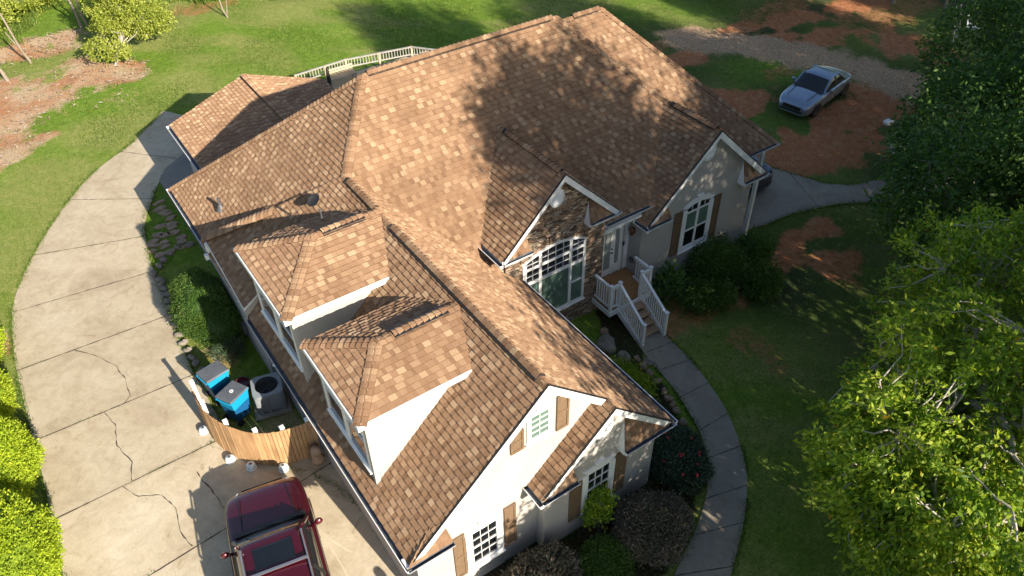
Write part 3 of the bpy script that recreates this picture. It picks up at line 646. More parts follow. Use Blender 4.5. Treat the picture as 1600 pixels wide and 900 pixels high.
# walls ---------------------------------------------------------------
def wallbox(name, mat, lo, hi, parent=H):
    mb = MB(); mb.box(lo, hi); return mb.build(name, mat, parent)
def gablewall(name, mat, x0, x1, xa, za, slope, y0, y1, zb, parent=H):
    f = lambda x: za - slope * abs(x - xa) - .12
    mb = MB(); mb.prism([(x0, y0, zb), (x1, y0, zb), (x1, y0, f(x1)), (xa, y0, f(xa)), (x0, y0, f(x0))], (0, y1 - y0, 0)); return mb.build(name, mat, parent)
gablewall('wall', M_STUCCO, -3.2, 3.2, 0, WZ, WS, .2, 8.9, -.2)
wallbox('wall', M_STUCCO, (-3.28, 8.9, -.2), (3.2, 12.6, 2.33))
gablewall('wall', M_STUCCO, -.1, 3.2, 1.558, wz(1.558), WS, -.1, .22, -.4)
wallbox('wall', M_STUCCO, (-3.0, 12.6, -.2), (12.9, 16.6, 2.3)); wallbox('wall', M_STUCCO, (3.2, 6.6, -1), (12.7, 12.6, 2.75))
gablewall('stone_wall', M_STONE, 3.0, 6.58, 4.79, SZ, SS, 5.95, 6.9, -.9)
gablewall('wall', M_STUCCO, 8.1, 13.05, 10.69, GZ, GS, 5.9, 8.0, -1.2)
wallbox('wall', M_STUCCO, (-1.8, 16.6, -.2), (4.0, 20.8, 2.45)); wallbox('wall', M_STUCCO, (12.7, 8.6, -1.2), (14.0, 16.0, 2.8))
mb = MB(); mb.box((13.95, 6.35, -1), (14.07, 6.47, 2.85)); mb.build('porch_post', M_WHITE, H)
mb = MB(); mb.box((13.0, 6.42, 2.75), (14.45, 8.6, 2.86)); mb.build('porch_ceiling', M_WHITE, H)
# brick-toned footing at the right corner
mb = MB(); mb.box((12.3, 5.86, -1.25), (13.08, 5.895, -.55)); mb.build('footing', simple('tan_footing', (.42, .30, .21), .9), H)
downspout(H, [(-.28, -.36, 2.45), (-.02, -.16, 2.25), (-.02, -.16, 0.05)]); downspout(H, [(8.02, 5.55, 2.5), (8.28, 5.84, 2.3), (8.28, 5.84, -.4)])
downspout(H, [(13.35, 5.55, 2.5), (13.1, 5.82, 2.2), (13.1, 5.82, -.8)]); downspout(H, [(-3.5, .12, 2.45), (-3.26, .35, 2.2), (-3.26, .35, .05)]); downspout(H, [(-3.53, 7.0, 2.45), (-3.26, 7.05, 2.2), (-3.26, 7.05, .05)])
# windows -------------------------------------------------------------
def window(parent, x0, x1, z0, z1, y, cols, rows, glass, trim=.16, arch=0, sash=True, label=None):
    """double-hung window facing -Y: outer trim = part, frame bars, glass and glazing bars as sub-parts"""
    tb = MB(); n = 14
    def ztop(x, zt, a): 
        if not a: return zt
        c = (x0 + x1) / 2; h = (x1 - x0) / 2 + trim; t = (x - c) / h; return zt + a * (1 - t * t)
    xs = [x0 - trim + (x1 - x0 + 2*trim) * i / n for i in range(n+1)]
    xi = [x0 + (x1 - x0) * i / n for i in range(n+1)]
    tb.box((x0-trim, y-.045, z0-trim*.8), (x0, y, z1)); tb.box((x1, y-.045, z0-trim*.8), (x1+trim, y, z1)); tb.box((x0, y-.045, z0-trim*.8), (x1, y, z0))
    for i in range(n):
        a, b = xs[i], xs[i+1]; za, zb = ztop(a, z1+trim, arch), ztop(b, z1+trim, arch); ia, ib = xi[i], xi[i+1]; wa, wb = ztop(ia, z1, arch*.9), ztop(ib, z1, arch*.9)
        tb.prism([(ia, y, wa), (ib, y, wb), (b, y, zb), (a, y, za)], (0, -.047, 0))
    tb.box((x0-trim-.03, y-.09, z0-trim*.8-.05), (x1+trim+.03, y, z0-trim*.8))
    w = tb.build('window', M_WHITE, parent, bevel=.004)
    if label: w['label'] = label
    gb = MB(); P = [(x0, y-.012, z0), (x1, y-.012, z0)] + [(xi[n-i], y-.012, ztop(xi[n-i], z1, arch*.9)) for i in range(n+1)]
    gb.poly(P); gb.build('pane', glass, w)
    return w
def bars(parent, name, segs, y, w=.011, d=.02, mat=None):
    b = MB()
    for (xa, za, xb, zb, *ww) in segs:
        dv = d + .004 if abs(xb-xa) < 1e-6 else d
        k = ww[0] if ww else w; b.obox((xa, y - dv/2 - .013, za), (xb, y - dv/2 - .013, zb), dv, k + (.003 if ww else 0), up=(1, 0, 0) if abs(xb-xa) < 1e-6 else (0, 0, 1))
    return b.build(name, mat or M_WHITE, parent)
def grid(x0, x1, z0, z1, c, r):
    s = []
    for i in range(1, c): s.append((x0+(x1-x0)*i/c, z0, x0+(x1-x0)*i/c, z1))
    for i in range(1, r): s.append((x0, z0+(z1-z0)*i/r, x1, z0+(z1-z0)*i/r))
    return s
def keystone(parent, x, z, y, s=1):
    mb = MB(); mb.prism([(x-.09*s, y, z-.06), (x+.09*s, y, z-.06), (x+.14*s, y, z+.2*s), (x-.14*s, y, z+.2*s)], (0, -.075, 0)); mb.build('keystone', M_WHITE, parent)
w1 = window(H, -.28, .16, 4.10, 4.82, .2, 2, 4, M_BLIND, .10, label='small upper window with white blinds in the garage gable'); bars(w1, 'sash', [(-.28, 4.46, .16, 4.46, .035)] + grid(-.28, .16, 4.10, 4.82, 2, 4), .2); keystone(w1, -.06, 4.94, .2, .7)
w2 = window(H, -1.85, -1.23, .80, 2.03, .2, 3, 4, M_GLASS, .17, label='lower window of the garage gable'); bars(w2, 'sash', [(-1.85, 1.42, -1.23, 1.42, .045)] + grid(-1.85, -1.23, .8, 2.03, 3, 4), .2); keystone(w2, -1.54, 2.13, .2)
w3 = window(H, 1.13, 1.76, .78, 2.10, -.1, 3, 4, M_GLASS, .17, label='window of the small front gable, behind a leafy sapling'); bars(w3, 'sash', [(1.13, 1.43, 1.76, 1.43, .045)] + grid(1.13, 1.76, .78, 2.10, 3, 4), -.1); keystone(w3, 1.45, 2.2, -.1)
w4 = window(H, 9.98, 11.08, .70, 2.25, 5.9, 2, 2, M_BLIND, .14, .20, label='arched double window with green shades in the right gable')
gb = MB(); gb.quad((9.985, 5.884, .70), (11.075, 5.884, .70), (11.075, 5.884, 1.40), (9.985, 5.884, 1.40)); gb.build('pane', M_GLASS, w4)
gb = MB(); gb.poly([(9.99, 5.884, 2.16)] + [(11.07, 5.884, 2.16)] + [(11.07 - 1.08*i/10, 5.884, 2.22 + .17*(1 - ((i-5)/5)**2)) for i in range(11)]); gb.build('pane', M_GLASS, w4)
bars(w4, 'sash', [(10.53, .70, 10.53, 2.42, .09), (9.98, 1.40, 11.08, 1.40, .05), (9.98, 2.13, 11.08, 2.13, .06), (9.98, .73, 11.08, .73, .05), (10.01, .7, 10.01, 2.25, .05), (11.05, .7, 11.05, 2.25, .05), (10.25, 2.15, 10.25, 2.36), (10.81, 2.15, 10.81, 2.36)], 5.9); keystone(w4, 10.53, 2.52, 5.9, .9)
w5 = window(H, 3.62, 5.80, .72, 2.98, 5.95, 3, 3, M_BLIND, .06, .32, label='wide arched picture window in the stone gable')
gb = MB(); P = [(3.62, 5.935, 2.28), (5.80, 5.935, 2.28)] + [(5.80 - 2.18*i/14, 5.935, 2.98 + .32*.9*(1 - ((i-7)/7*.95)**2)) for i in range(15)]; gb.poly(P); gb.build('pane', M_GLASS, w5)
sg = [(4.16, .72, 4.16, 3.2, .10), (5.27, .72, 5.27, 3.2, .10), (3.62, 2.28, 5.80, 2.28, .11), (3.62, 2.80, 5.80, 2.80, .08), (5.27, 1.55, 5.80, 1.55, .05), (3.62, 1.55, 4.16, 1.55, .05), (3.65, .72, 3.65, 2.98, .05), (5.77, .72, 5.77, 2.98, .05), (3.62, .74, 5.8, .74, .05)]
sg += grid(4.16, 5.27, 2.28, 2.80, 4, 2) + grid(5.27, 5.80, 2.28, 2.80, 2, 2) + grid(3.62, 4.16, 2.28, 2.80, 2, 2) + grid(4.16, 5.27, 2.80, 3.26, 4, 1) + grid(5.27, 5.8, 2.80, 3.1, 2, 1) + grid(3.62, 4.16, 2.8, 3.1, 2, 1) + [(4.16, 3.04, 5.27, 3.04), (5.27, 2.98, 5.78, 2.98), (3.64, 2.98, 4.16, 2.98)]
bars(w5, 'sash', sg, 5.93, .010, .03)
def shutter(x0, x1, z0, z1, y):
    mb = MB(); mb.box((x0, y-.03, z0), (x1, y, z1)); f = .055
    for (a, b, c, d) in ((x0, z0, x0+f, z1), (x1-f, z0, x1, z1)): mb.box((a, y-.05, b), (c, y-.0301, d))
    for zc in (z0 + f/1.5, (z0+z1)/2, z1 - f/1.5): mb.box((x0+f, y-.05, zc-f/1.5), (x1-f, y-.0301, zc+f/1.5))
    return mb.build('shutter', M_SHUT, H, bevel=.003)
for a in ((.38, .70, 3.91, 5.0, .2), (-.79, -.46, 3.98, 4.62, .2), (-2.33, -2.04, .62, 2.22, .2), (-1.01, -.70, .72, 2.22, .2), (.60, .94, .62, 2.02, -.1), (1.96, 2.29, .66, 2.20, -.1), (9.48, 9.82, .58, 2.34, 5.9), (11.24, 11.56, .55, 2.32, 5.9)): shutter(*a)
def gable_vent(x, z, y, r):
    mb = MB(); pr = [(r*1.25, 0), (r*1.25, .04), (r, .05), (r, .02)]; n = 28
    vs = []
    for rr, h in pr:
        for i in range(n): a = 2*math.pi*i/n; vs.append((x + .85*rr*math.cos(a), y - h, z + rr*math.sin(a)))
    fs = [(k*n+i, k*n+(i+1)%n, (k+1)*n+(i+1)%n, (k+1)*n+i) for k in range(3) for i in range(n)]; mb.add(vs, fs)
    v = mb.build('gable_vent', M_WHITE, H, smooth=False)
    lb = MB(); k = 8
    for i in range(-k, k+1):
        zz = z + r*i/(k+.7); hw = .85 * math.sqrt(max(0, r*r - (zz-z)**2))
        if hw > .03: lb.add([(x-hw, y-.018, zz+.012), (x+hw, y-.018, zz+.012), (x+hw, y-.038, zz-.012), (x-hw, y-.038, zz-.012)], [(0, 1, 2, 3)])
    lb.poly([(x + .85*r*math.cos(2*math.pi*i/24), y-.008, z + r*math.sin(2*math.pi*i/24)) for i in range(24)])
    lb.build('louvre', M_GUT, v)
gable_vent(10.61, 4.25, 5.9, .27); gable_vent(4.73, 4.88, 5.95, .24); gable_vent(1.48, 3.48, -.1, .24)
# rounded stone lintel course over the arched window
lb = MB(); rr = random.Random(4)
for i in range(17):
    x0_ = 3.52 + 2.38*i/17; t0 = (x0_+.07-4.71)/1.25; zb = 2.99 + .32*(1-t0*t0) + .06; hgt = rr.uniform(.26, .34); lb.prism([(x0_, 5.95, zb), (x0_+.128, 5.95, zb - .02*t0), (x0_+.128 + .03*t0, 5.95, zb+hgt), (x0_ + .03*t0, 5.95, zb+hgt)], (0, -rr.uniform(.02, .05), 0))
lb.build('lintel', M_STONE, H)
# dormers -------------------------------------------------------------
def dormer(xf, hx, yc, wl, wr, zr, ze, seed):
    xb = -(WZ - zr) / WS; xb = min(xb, .05) if zr < WZ else .02
    d0 = MB(); s = wr; X0 = xf + .17; ya, yb = yc - wr + .2, yc + wl - .2; zt = ze - .06
    xw = lambda z: -(WZ - z) / WS
    # side walls and front wall, cut to the wing slope below
    zf = wz(X0) - .02
    d0.prism([(X0, ya, zf), (xw(zt) + .1, ya, zt), (X0, ya, zt)], (0, .08, 0)); d0.prism([(X0, yb, zf), (xw(zt) + .1, yb, zt), (X0, yb, zt)], (0, -.08, 0))
    d0.box((X0, ya + .08, zf), (X0 + .08, yb - .08, zt))
    dm = d0.build('dormer', M_STUCCO, H)
    ap = (xf + hx, yc, zr); bk = (xb, yc, zr); xe = lambda z: -(WZ - z) / WS + .02
    c_r = (xf, yc - wr, ze); c_l = (xf, yc + wl, ze); e_r = (xe(ze), yc - wr, ze); e_l = (xe(ze), yc + wl, ze)
    rf = roof('dormer_roof', dm, [[ap, bk, e_r, c_r], [ap, c_r, c_l], [ap, c_l, e_l, bk]], seed, .06)
    sl = (zr - ze) / wr
    capn = [((bk[0]-.02, yc, zr), ap, (0, -1, -sl), (0, 1, -sl), (.35, (Vector(ap)-Vector(bk)).length - .15)), (ap, c_r, (.5, -1, -.45), (-1, .5, -.5), None), (ap, c_l, (.5, 1, -.45), (-1, -.5, -.5), None)]
    for i, (a, b, s0, s1, vt) in enumerate(capn): pass
    return dm, rf, capn
for (prm, sd) in (((-3.29, 1.469, 6.995, 1.58, 1.64, 5.86, 5.165, 21), 0), ((-3.28, 1.147, 3.063, 1.402, 1.36, 5.685, 5.163, 22), 1)):
    dm, rf, capn = dormer(*prm)
    for i, (a, b, s0, s1, vt) in enumerate(capn):
        # caps() hangs sub-sub-parts too deep, so ridge caps join the dormer itself
        sl_r = (prm[6-0] - prm[5]) ; zr_, ze_, wl_0, wr_0, hx_ = prm[5], prm[6], prm[3], prm[4], prm[1]
        nf = (0, -(zr_-ze_)/wr_0, 1); nb = (0, (zr_-ze_)/wl_0, 1); nl = (-(zr_-ze_)/hx_, 0, 1)
        q0_, q1_ = (nf, nb) if i == 0 else ((nf, nl) if i == 1 else (nb, nl))
        hipcaps('hip_cap' if i else 'ridge_cap', dm, a, b, q0_, q1_, .012, seed=40 + sd*5 + i, w=.15)
    xf, hx, yc, wl, wr, zr, ze, _ = prm
    vb = MB(); vb.box((-1.55 if sd == 0 else -1.75, yc - .14, zr - .05), (-.45, yc + .14, zr + .045)); vb.build('ridge_vent', M_VENT, dm)
    caps('ridge_cap', dm, (-.45, yc, zr + .05), (-1.55 if sd == 0 else -1.75, yc, zr + .05), (0, -1, -.42), (0, 1, -.42), .02, w=.16, seed=50+sd)
    fb = MB()
    xe = -(WZ - ze) / WS
    fb.box((xf - .02, yc - wr - .03, ze - .14), (xe + .05, yc - wr, ze - .005)); fb.box((xf - .02, yc + wl, ze - .14), (xe + .05, yc + wl + .03, ze - .005)); fb.box((xf - .05, yc - wr - .03, ze - .14), (xf - .02, yc + wl + .03, ze - .005))
    fb.box((xf - .02, yc - wr, ze - .145), (xf + .3, yc + wl, ze - .12)); fb.box((xf + .1, yc - wr, ze - .145), (xe, yc - wr + .22, ze - .12)); fb.box((xf+.1, yc + wl - .22, ze - .145), (xe, yc + wl, ze - .12))
    fb.build('fascia', M_WHITE, dm)
    # pair of windows on the -X face
    X0 = xf + .17; ya, yb = yc - wr + .2, yc + wl - .2; zb_, zt_ = wz(X0) + .42, ze - .22; ym = (ya + yb) / 2
    wb = MB(); gbm = MB(); t = .07
    for (p, q) in ((ya + .12, ym - .02), (ym + .02, yb - .12)):
        wb.box((X0-.04, p, zb_ - t), (X0, q, zb_)); wb.box((X0-.04, p, zt_), (X0, q, zt_ + t)); wb.box((X0-.04, p, zb_), (X0, p+t, zt_)); wb.box((X0-.04, q-t, zb_), (X0, q, zt_))
        wb.box((X0-.035, p+t, (zb_+zt_)/2 - .02), (X0, q-t, (zb_+zt_)/2+.02))
        gbm.quad((X0-.012, p+t, zb_), (X0-.012, q-t, zb_), (X0-.012, q-t, zt_), (X0-.012, p+t, zt_))
    wb.box((X0-.08, ya+.08, zb_-t-.05), (X0, yb-.08, zb_-t))
    wb.build('window_frame', M_WHITE, dm); gbm.build('pane', M_GLASS, dm)
    # corner boards
    for yy0, yy1 in ((ya-.02, ya+.09), (yb-.09, yb+.02)): cbm = MB(); cbm.box((X0-.025, yy0, wz(X0)), (X0+.09, yy1, ze-.14)); cbm.build('corner_board', M_STUCCO, dm)
# roof pipes ----------------------------------------------------------
s_ = 1.037
def pipe_boot(x, y, z, h, mat, tilt=0):
    mb = MB(); mb.tube((x, y, z - .05), (x + tilt, y, z + h), .04, .04, 12); mb.lathe([(.15, -.06), (.11, 0.0), (.055, .13), (.045, .14)], (x, y, z), 14); return mb.build('vent_pipe', mat, H)
M_LEAD = simple('lead_grey', (.11, .11, .12), .5, .2, 10, metal=.3)
pipe_boot(-2.49, 13.44, 3.24, .36, M_LEAD)
mb = MB(); mb.tube((-1.09, 8.1, 4.77), (-1.16, 8.0, 5.75), .028, .022, 10); mb.lathe([(.13, -.05), (.09, .04), (.04, .16)], (-1.09, 8.1, 4.80), 14); mb.lathe([(.035, 0), (.04, .03), (.0, .06)], (-1.16, 8.0, 5.74), 12)
mb.build('vent_pipe', M_LEAD, H)
mb = MB(); c_ = Vector((-.80, 9.30, 5.02)); dn = Vector((-.35, -.1, .93)).normalized(); mb.tube(c_ - dn*.06, c_ + dn*.16, .03, .03, 8)
o1 = dn.orthogonal().normalized(); o2 = dn.cross(o1); ctr = c_ + dn*.17
for (ra, ha, rb, hb) in ((0, 0, .12, .015), (.12, .015, .21, .05), (.21, .05, .22, .052), (.22, .052, .11, .0), (.11, 0.0, 0, -.02)):
    for i in range(18):
        t0, t1 = 2*math.pi*i/18, 2*math.pi*(i+1)/18; f = lambda r, h, t: ctr + o1*(r*math.cos(t)) + o2*(r*math.sin(t)*.8) + dn*h
        mb.quad(f(ra, ha, t0), f(rb, hb, t0), f(rb, hb, t1), f(ra, ha, t1))
mb.build('dark_roof_disc', M_VENT, H)  # tilted black disc on a short stem, added for a dark spot
# entry ---------------------------------------------------------------
DY = 6.5
mb = MB(); mb.box((6.58, DY, -.6), (8.1, DY+.12, 2.95)); ew = mb.build('wall', M_STUCCO, H)
mb = MB(); mb.box((6.6, 5.98, 2.78), (8.1, DY, 2.86)); mb.build('porch_ceiling', M_WHITE, H)
tb = MB()
for x in (7.0, 7.46, 7.80, 7.98): tb.box((x-.035, DY-.05, .46), (x+.035, DY, 2.78))
tb.box((7.98, DY-.04, .46), (8.1, DY, 2.78)); tb.box((6.6, DY-.04, .46), (6.965, DY, 2.78))
tb.box((7.0, DY-.052, 2.36), (8.0, DY, 2.46)); tb.box((6.965, DY-.052, 2.70), (8.02, DY, 2.78)); tb.build('door_frame', M_WHITE, H)
gb = MB(); gb.quad((7.03, DY-.02, 2.46), (7.95, DY-.02, 2.46), (7.95, DY-.02, 2.70), (7.03, DY-.02, 2.70)); tw = gb.build('transom_window', M_GLASS, H); bars(tw, 'glazing_bar', [(7.35, 2.46, 7.35, 2.7, .03), (7.66, 2.46, 7.66, 2.7, .03)], DY-.02)
db = MB(); db.box((7.035, DY-.035, .48), (7.425, DY-.001, 2.36)); dr_ = db.build('front_door', M_WHITE, H)
gb = MB(); gb.quad((7.10, DY-.037, .75), (7.36, DY-.037, .75), (7.36, DY-.037, 2.22), (7.10, DY-.037, 2.22)); gb.build('pane', M_BLINDW, dr_)
gb = MB(); gb.box((7.10, DY-.034, .46), (7.4, DY-.03, .50)); gb.tube((7.40, DY-.04, 1.38), (7.40, DY-.09, 1.38), .03); gb.tube((7.40, DY-.04, 1.52), (7.40, DY-.07, 1.52), .028); gb.build('handle', M_BLACK, dr_)
gb = MB(); gb.box((7.50, DY-.03, .48), (7.76, DY-.001, 2.36)); sl_ = gb.build('sidelight', M_WHITE, H)
gb = MB(); gb.quad((7.55, DY-.032, .85), (7.71, DY-.032, .85), (7.71, DY-.032, 2.25), (7.55, DY-.032, 2.25)); gb.build('pane', M_BLINDW, sl_)
gb = MB(); gb.box((7.86, DY-.07, 1.45), (7.92, DY-.041, 1.6)); gb.build('door_bell', M_BLACK, H)
lb = MB(); lb.box((8.06, 6.2, 2.0), (8.1, 6.3, 2.2)); lb.lathe([(.0, -.2), (.06, -.16), (.09, .02), (.11, .03), (.03, .14), (0, .16)], (8.0, 6.25, 2.12), 8); lb.build('wall_lantern', simple('bronze', (.16, .08, .04), .4, .2, 8, metal=.5), H)
lb = MB(); lb.lathe([(.07, -.08), (.09, 0), (.07, .08)], (8.05, 6.2, .95), 10); lb.build('hose_bib_cover', M_LEAD, H)
# porch (a thing of its own: timber landing with steps and rails)
pz = .45
porch = empty('porch', (7.2, 5.0, -.35), 'small timber porch with white railings and open wooden steps at the front door', 'porch')
pb = MB(); y = 5.13
while y < 6.45: pb.box((6.30 if y < 5.9 else 6.6, y, pz-.035), (8.06 if y > 5.88 else 7.9, min(y+.135, 6.46), pz)); y += .142
pb.build('deck_floor', M_DECKW, porch)
pb = MB(); pb.box((6.24, 5.06, pz-.22), (7.95, 5.11, pz-.04)); pb.box((6.24, 5.11, pz-.22), (6.28, 5.93, pz-.04)); pb.box((7.9, 5.11, pz-.22), (7.94, 5.88, pz-.04))
pb.build('skirt_board', M_WHITE, porch)
sx0, sx1 = 6.62, 7.50
N_ST = 5
for i in range(N_ST):
    zt = pz - (i+1) * .16; y1 = 5.05 - i * .235
    tb = MB(); tb.box((sx0, y1-.29, zt-.04), (sx1, y1-.005, zt)); tb.build('stair_tread', M_TREAD, porch, bevel=.005)
for x in (sx0-.04, sx1+.01):
    sb = MB(); sb.prism([(x, 5.06, pz-.04), (x, 5.06, pz-.3), (x, 3.85, -.40), (x, 3.80, -.22)], (.035, 0, 0)); sb.build('stringer', M_WHITE, porch)
def railing(pts, posts, name='railing', bal=.105, h=.92):
    for (a, b) in pts:
        a = Vector(a); b = Vector(b); rb = MB(); rb.obox(a + Vector((0,0,h)), b + Vector((0,0,h)), .085, .04); rb.obox(a + Vector((0,0,.1)), b + Vector((0,0,.1)), .035, .07); rb.obox(a + Vector((0,0,h-.07)), b + Vector((0,0,h-.07)), .035, .06)
        rl = rb.build(name, M_WHITE, porch); L = (b-a).length; n = int(L / bal); bb = MB()
        for i in range(1, n):
            p = a + (b-a) * i / n; bb.box((p.x-.016, p.y-.016, p.z+.1), (p.x+.016, p.y+.016, p.z+h-.05))
        bb.build('balusters', M_WHITE, rl)
    for p in posts:
        q = MB(); q.box((p[0]-.045, p[1]-.045, p[2]-.1), (p[0]+.045, p[1]+.045, p[2]+h+.06)); q.box((p[0]-.06, p[1]-.06, p[2]+h+.06), (p[0]+.06, p[1]+.06, p[2]+h+.085)); q.build('newel_post', M_WHITE, porch)
railing([((6.30, 5.9, pz), (6.30, 5.12, pz)), ((6.30, 5.12, pz), (6.64, 5.12, pz)), ((6.64, 5.12, pz), (6.60, 3.92, -.33)), ((7.52, 5.12, pz), (7.52, 3.92, -.33)), ((7.52, 5.12, pz), (7.88, 5.12, pz)), ((7.88, 5.12, pz), (7.88, 5.86, pz))],
        [(6.30, 5.12, pz), (6.64, 5.12, pz), (6.60, 3.88, -.35), (7.52, 5.12, pz), (7.52, 3.88, -.35), (7.88, 5.12, pz)])

# ------------------------------------------------------------------ deck behind the house
deck = empty('deck', (6, 21, 0), 'raised beige deck with white railing behind the main roof', 'deck')
mb = MB(); y = 17.0
while y < 23.1: mb.box((3.9, y, 1.31), (10.2, y + .135, 1.35)); y += .142
mb.build('deck_floor', M_DECKB, deck)
for a, b in (((3.8, 23.2), (6.2, 23.3)), ((6.2, 23.3), (9.2, 22.7)), ((9.2, 22.7), (10.3, 21.3))):
    rb = MB(); rb.obox((*a, 1.93), (*b, 1.93), .10, .04); rb.obox((*a, 1.58), (*b, 1.58), .04, .05); rl = rb.build('railing', M_RAILW, deck)
    bb = MB(); L = math.hypot(b[0]-a[0], b[1]-a[1]); n = int(L/.13)
    for i in range(1, n):
        x = a[0]+(b[0]-a[0])*i/n; y = a[1]+(b[1]-a[1])*i/n; bb.box((x-.012, y-.012, 1.58), (x+.018, y+.018, 1.92))
    bb.build('balusters', M_RAILW, rl)
for x, y in ((3.8, 23.2), (5.2, 23.25), (6.2, 23.3), (7.7, 23.0), (9.2, 22.7), (10.3, 21.3)):
    mb = MB(); mb.box((x-.045, y-.045, -.2), (x+.045, y+.045, 1.96)); mb.build('post', M_DECKB, deck)
mb = MB(); mb.obox((3.9, 23.15, 1.2), (9.0, 22.9, 1.2), .06, .24); mb.build('rim_board', M_DECKB, deck)
pg = empty('patio_umbrella', (4.6, 21.4, 1.1), 'closed black patio umbrella standing on the deck', 'umbrella')
mb = MB(); mb.tube((4.6, 21.4, 1.1), (4.6, 21.4, 2.7), .035); mb.lathe([(.28, 0), (.28, .06), (.05, .1)], (4.6, 21.4, 1.1), 16); mb.build('pole', M_BLACK, pg)
mb = MB(); mb.lathe([(.0, 1.75), (.06, 1.65), (.09, 1.1), (.07, .8), (.04, .75)], (4.6, 21.4, 1.05), 12); mb.build('canopy', M_BLACK, pg, smooth=True)
bn = empty('deck_bench', (5.6, 22.6, 1.35), 'beige slatted bench against the deck railing', 'bench')
mb = MB()
for k in range(4): mb.box((5.0, 22.35 + k*.11, 1.62), (6.3, 22.43 + k*.11, 1.66))
mb.build('seat', M_DECKB, bn)
for x in (5.1, 6.2):
    for y in (22.38, 22.72): mb = MB(); mb.box((x-.03, y-.03, 1.35), (x+.03, y+.03, 1.62)); mb.build('leg', M_DECKB, bn)
mb = MB()
for k in range(3): mb.box((5.0, 22.8, 1.62 + k*.12), (6.3, 22.83, 1.7 + k*.12))
mb.build('backrest', M_DECKB, bn)

# ------------------------------------------------------------------ picket fence, bins, air conditioner, pots
fp = catmull([(-5.47, 8.95), (-5.50, 8.3), (-5.45, 7.6), (-5.18, 6.85), (-4.72, 6.2), (-4.2, 5.86), (-3.7, 5.72), (-3.26, 5.66)], 10)
fence = empty('picket_fence', (-4.7, 6.5, 0), 'curved cedar plank fence screening the bins and air conditioner', 'fence')
mb = MB(); d = 0; nxt = 0; tops = []
rr = random.Random(8)
for (a, b) in zip(fp[:-1], fp[1:]):
    L = math.hypot(b[0]-a[0], b[1]-a[1]); dx, dy = (b[0]-a[0])/L, (b[1]-a[1])/L
    while nxt < d + L:
        t = nxt - d; x = a[0] + dx*t; y = a[1] + dy*t; w = .086; h = 1.38 + rr.uniform(-.006, .006)
        if nxt < .9: h -= (.9 - nxt) * .55
        nrm = Vector((dy, -dx, 0)); o_ = rr.uniform(0, .012)
        c = Vector((x + nrm.x*o_, y + nrm.y*o_, 0)); k0 = len(mb.f); mb.obox(c + Vector((0, 0, .03)), c + Vector((0, 0, h)), .018, w, up=(dx, dy, 0)); tv = rr.random(); mb.uv[k0:] = [(tv, .5)] * (len(mb.f) - k0); nxt += .098
    d += L
mb.build('pickets', M_FENCE, fence)
mb = MB()
for zz in (.35, 1.1):
    for (a, b) in zip(fp[:-1], fp[1:]):
        L = math.hypot(b[0]-a[0], b[1]-a[1]); n = Vector((-(b[1]-a[1])/L, (b[0]-a[0])/L, 0)) * -.035
        n = Vector(((b[1]-a[1])/L, -(b[0]-a[0])/L, 0)) * -.035
        mb.obox((a[0]+n.x, a[1]+n.y, zz), (b[0]+n.x, b[1]+n.y, zz), .035, .07)
mb.build('rail', M_FENCE, fence)
for i in (2, 16, 30, 42, 54, 68):
    i = min(i, len(fp)-1); x, y = fp[i]; cx, cy = -4.2, 8.0; q = Vector((cx-x, cy-y)).normalized()*.09; x += q.x; y += q.y
    mb = MB(); mb.box((x-.05, y-.05, 0), (x+.05, y+.05, 1.40)); mb.box((x-.06, y-.06, 1.40), (x+.06, y+.06, 1.43)); mb.build('post', M_WHITE, fence)
M_BIN = simple('bright_blue_plastic', (.01, .28, .50), .45, .06, 3); M_BIND = simple('deep_blue_plastic', (.01, .10, .26), .45, .06, 3); M_LID = simple('charcoal_lid_plastic', (.10, .11, .125), .4, .15, 5)
def bin_(loc, rz, label, badge):
    t = empty('wheelie_bin', (0, 0, 0), label, 'bin', 'blue wheelie bins behind the fence')
    def fr(w, dd, z): return [(-w, -dd, z), (w, -dd, z), (w, dd, z), (-w, dd, z)]
    mb = MB()
    for (a, b, m) in ((fr(.20, .22, .08), fr(.245, .285, .62), 1), (fr(.245, .285, .62), fr(.27, .33, .98), 0), (fr(.285, .345, .93), fr(.285, .345, .99), 0)):
        mb.add(a + b, [(i, (i+1) % 4, 4+(i+1) % 4, 4+i) for i in range(4)] + [(3, 2, 1, 0)], m)
    mb.prism([(-.14, -.3, .60), (.14, -.3, .60), (0, -.26, .45)], (0, -.03, 0), 0)
    mb.build('body', [M_BIN, M_BIND], t, bevel=.012)
    lb = MB(); lb.add([(-.295, -.36, .995), (.295, -.36, .995), (.295, .35, 1.005), (-.295, .35, 1.005), (-.27, -.33, 1.03), (.27, -.33, 1.03), (.27, .33, 1.06), (-.27, .33, 1.06)], [(3, 2, 1, 0), (4, 5, 6, 7), (0, 1, 5, 4), (1, 2, 6, 5), (2, 3, 7, 6), (3, 0, 4, 7)])
    lb.box((-.22, .08, 1.045), (.22, .1, 1.068)); lb.add([(-.22, -.28, 1.036), (.22, -.28, 1.036), (.22, -.20, 1.044), (-.22, -.20, 1.044)], [(0, 1, 2, 3)])
    ld = lb.build('lid', M_LID, t, bevel=.008)
    if badge:
        rb = MB(); n = 20
        ring = [(.055, 1.045), (.055, 1.055), (.03, 1.056), (.03, 1.045)]
        rb.lathe(ring, (0, .0, 0.002), n); rb.build('badge', M_WHITE, ld)
    hb = MB(); hb.tube((-.24, .37, .97), (.24, .37, .97), .016, m=0); hb.tube((-.24, .30, .95), (-.24, .37, .97), .016); hb.tube((.24, .30, .95), (.24, .37, .97), .016); hb.build('handle', M_BIN, t)
    for s in (-1, 1):
        w = MB(); w.tube((s*.24, .24, .1), (s*.29, .24, .1), .1, n=16); w.build('wheel', M_RUBBER, t)
    t.location = loc; t.rotation_euler = (0, 0, rz); return t
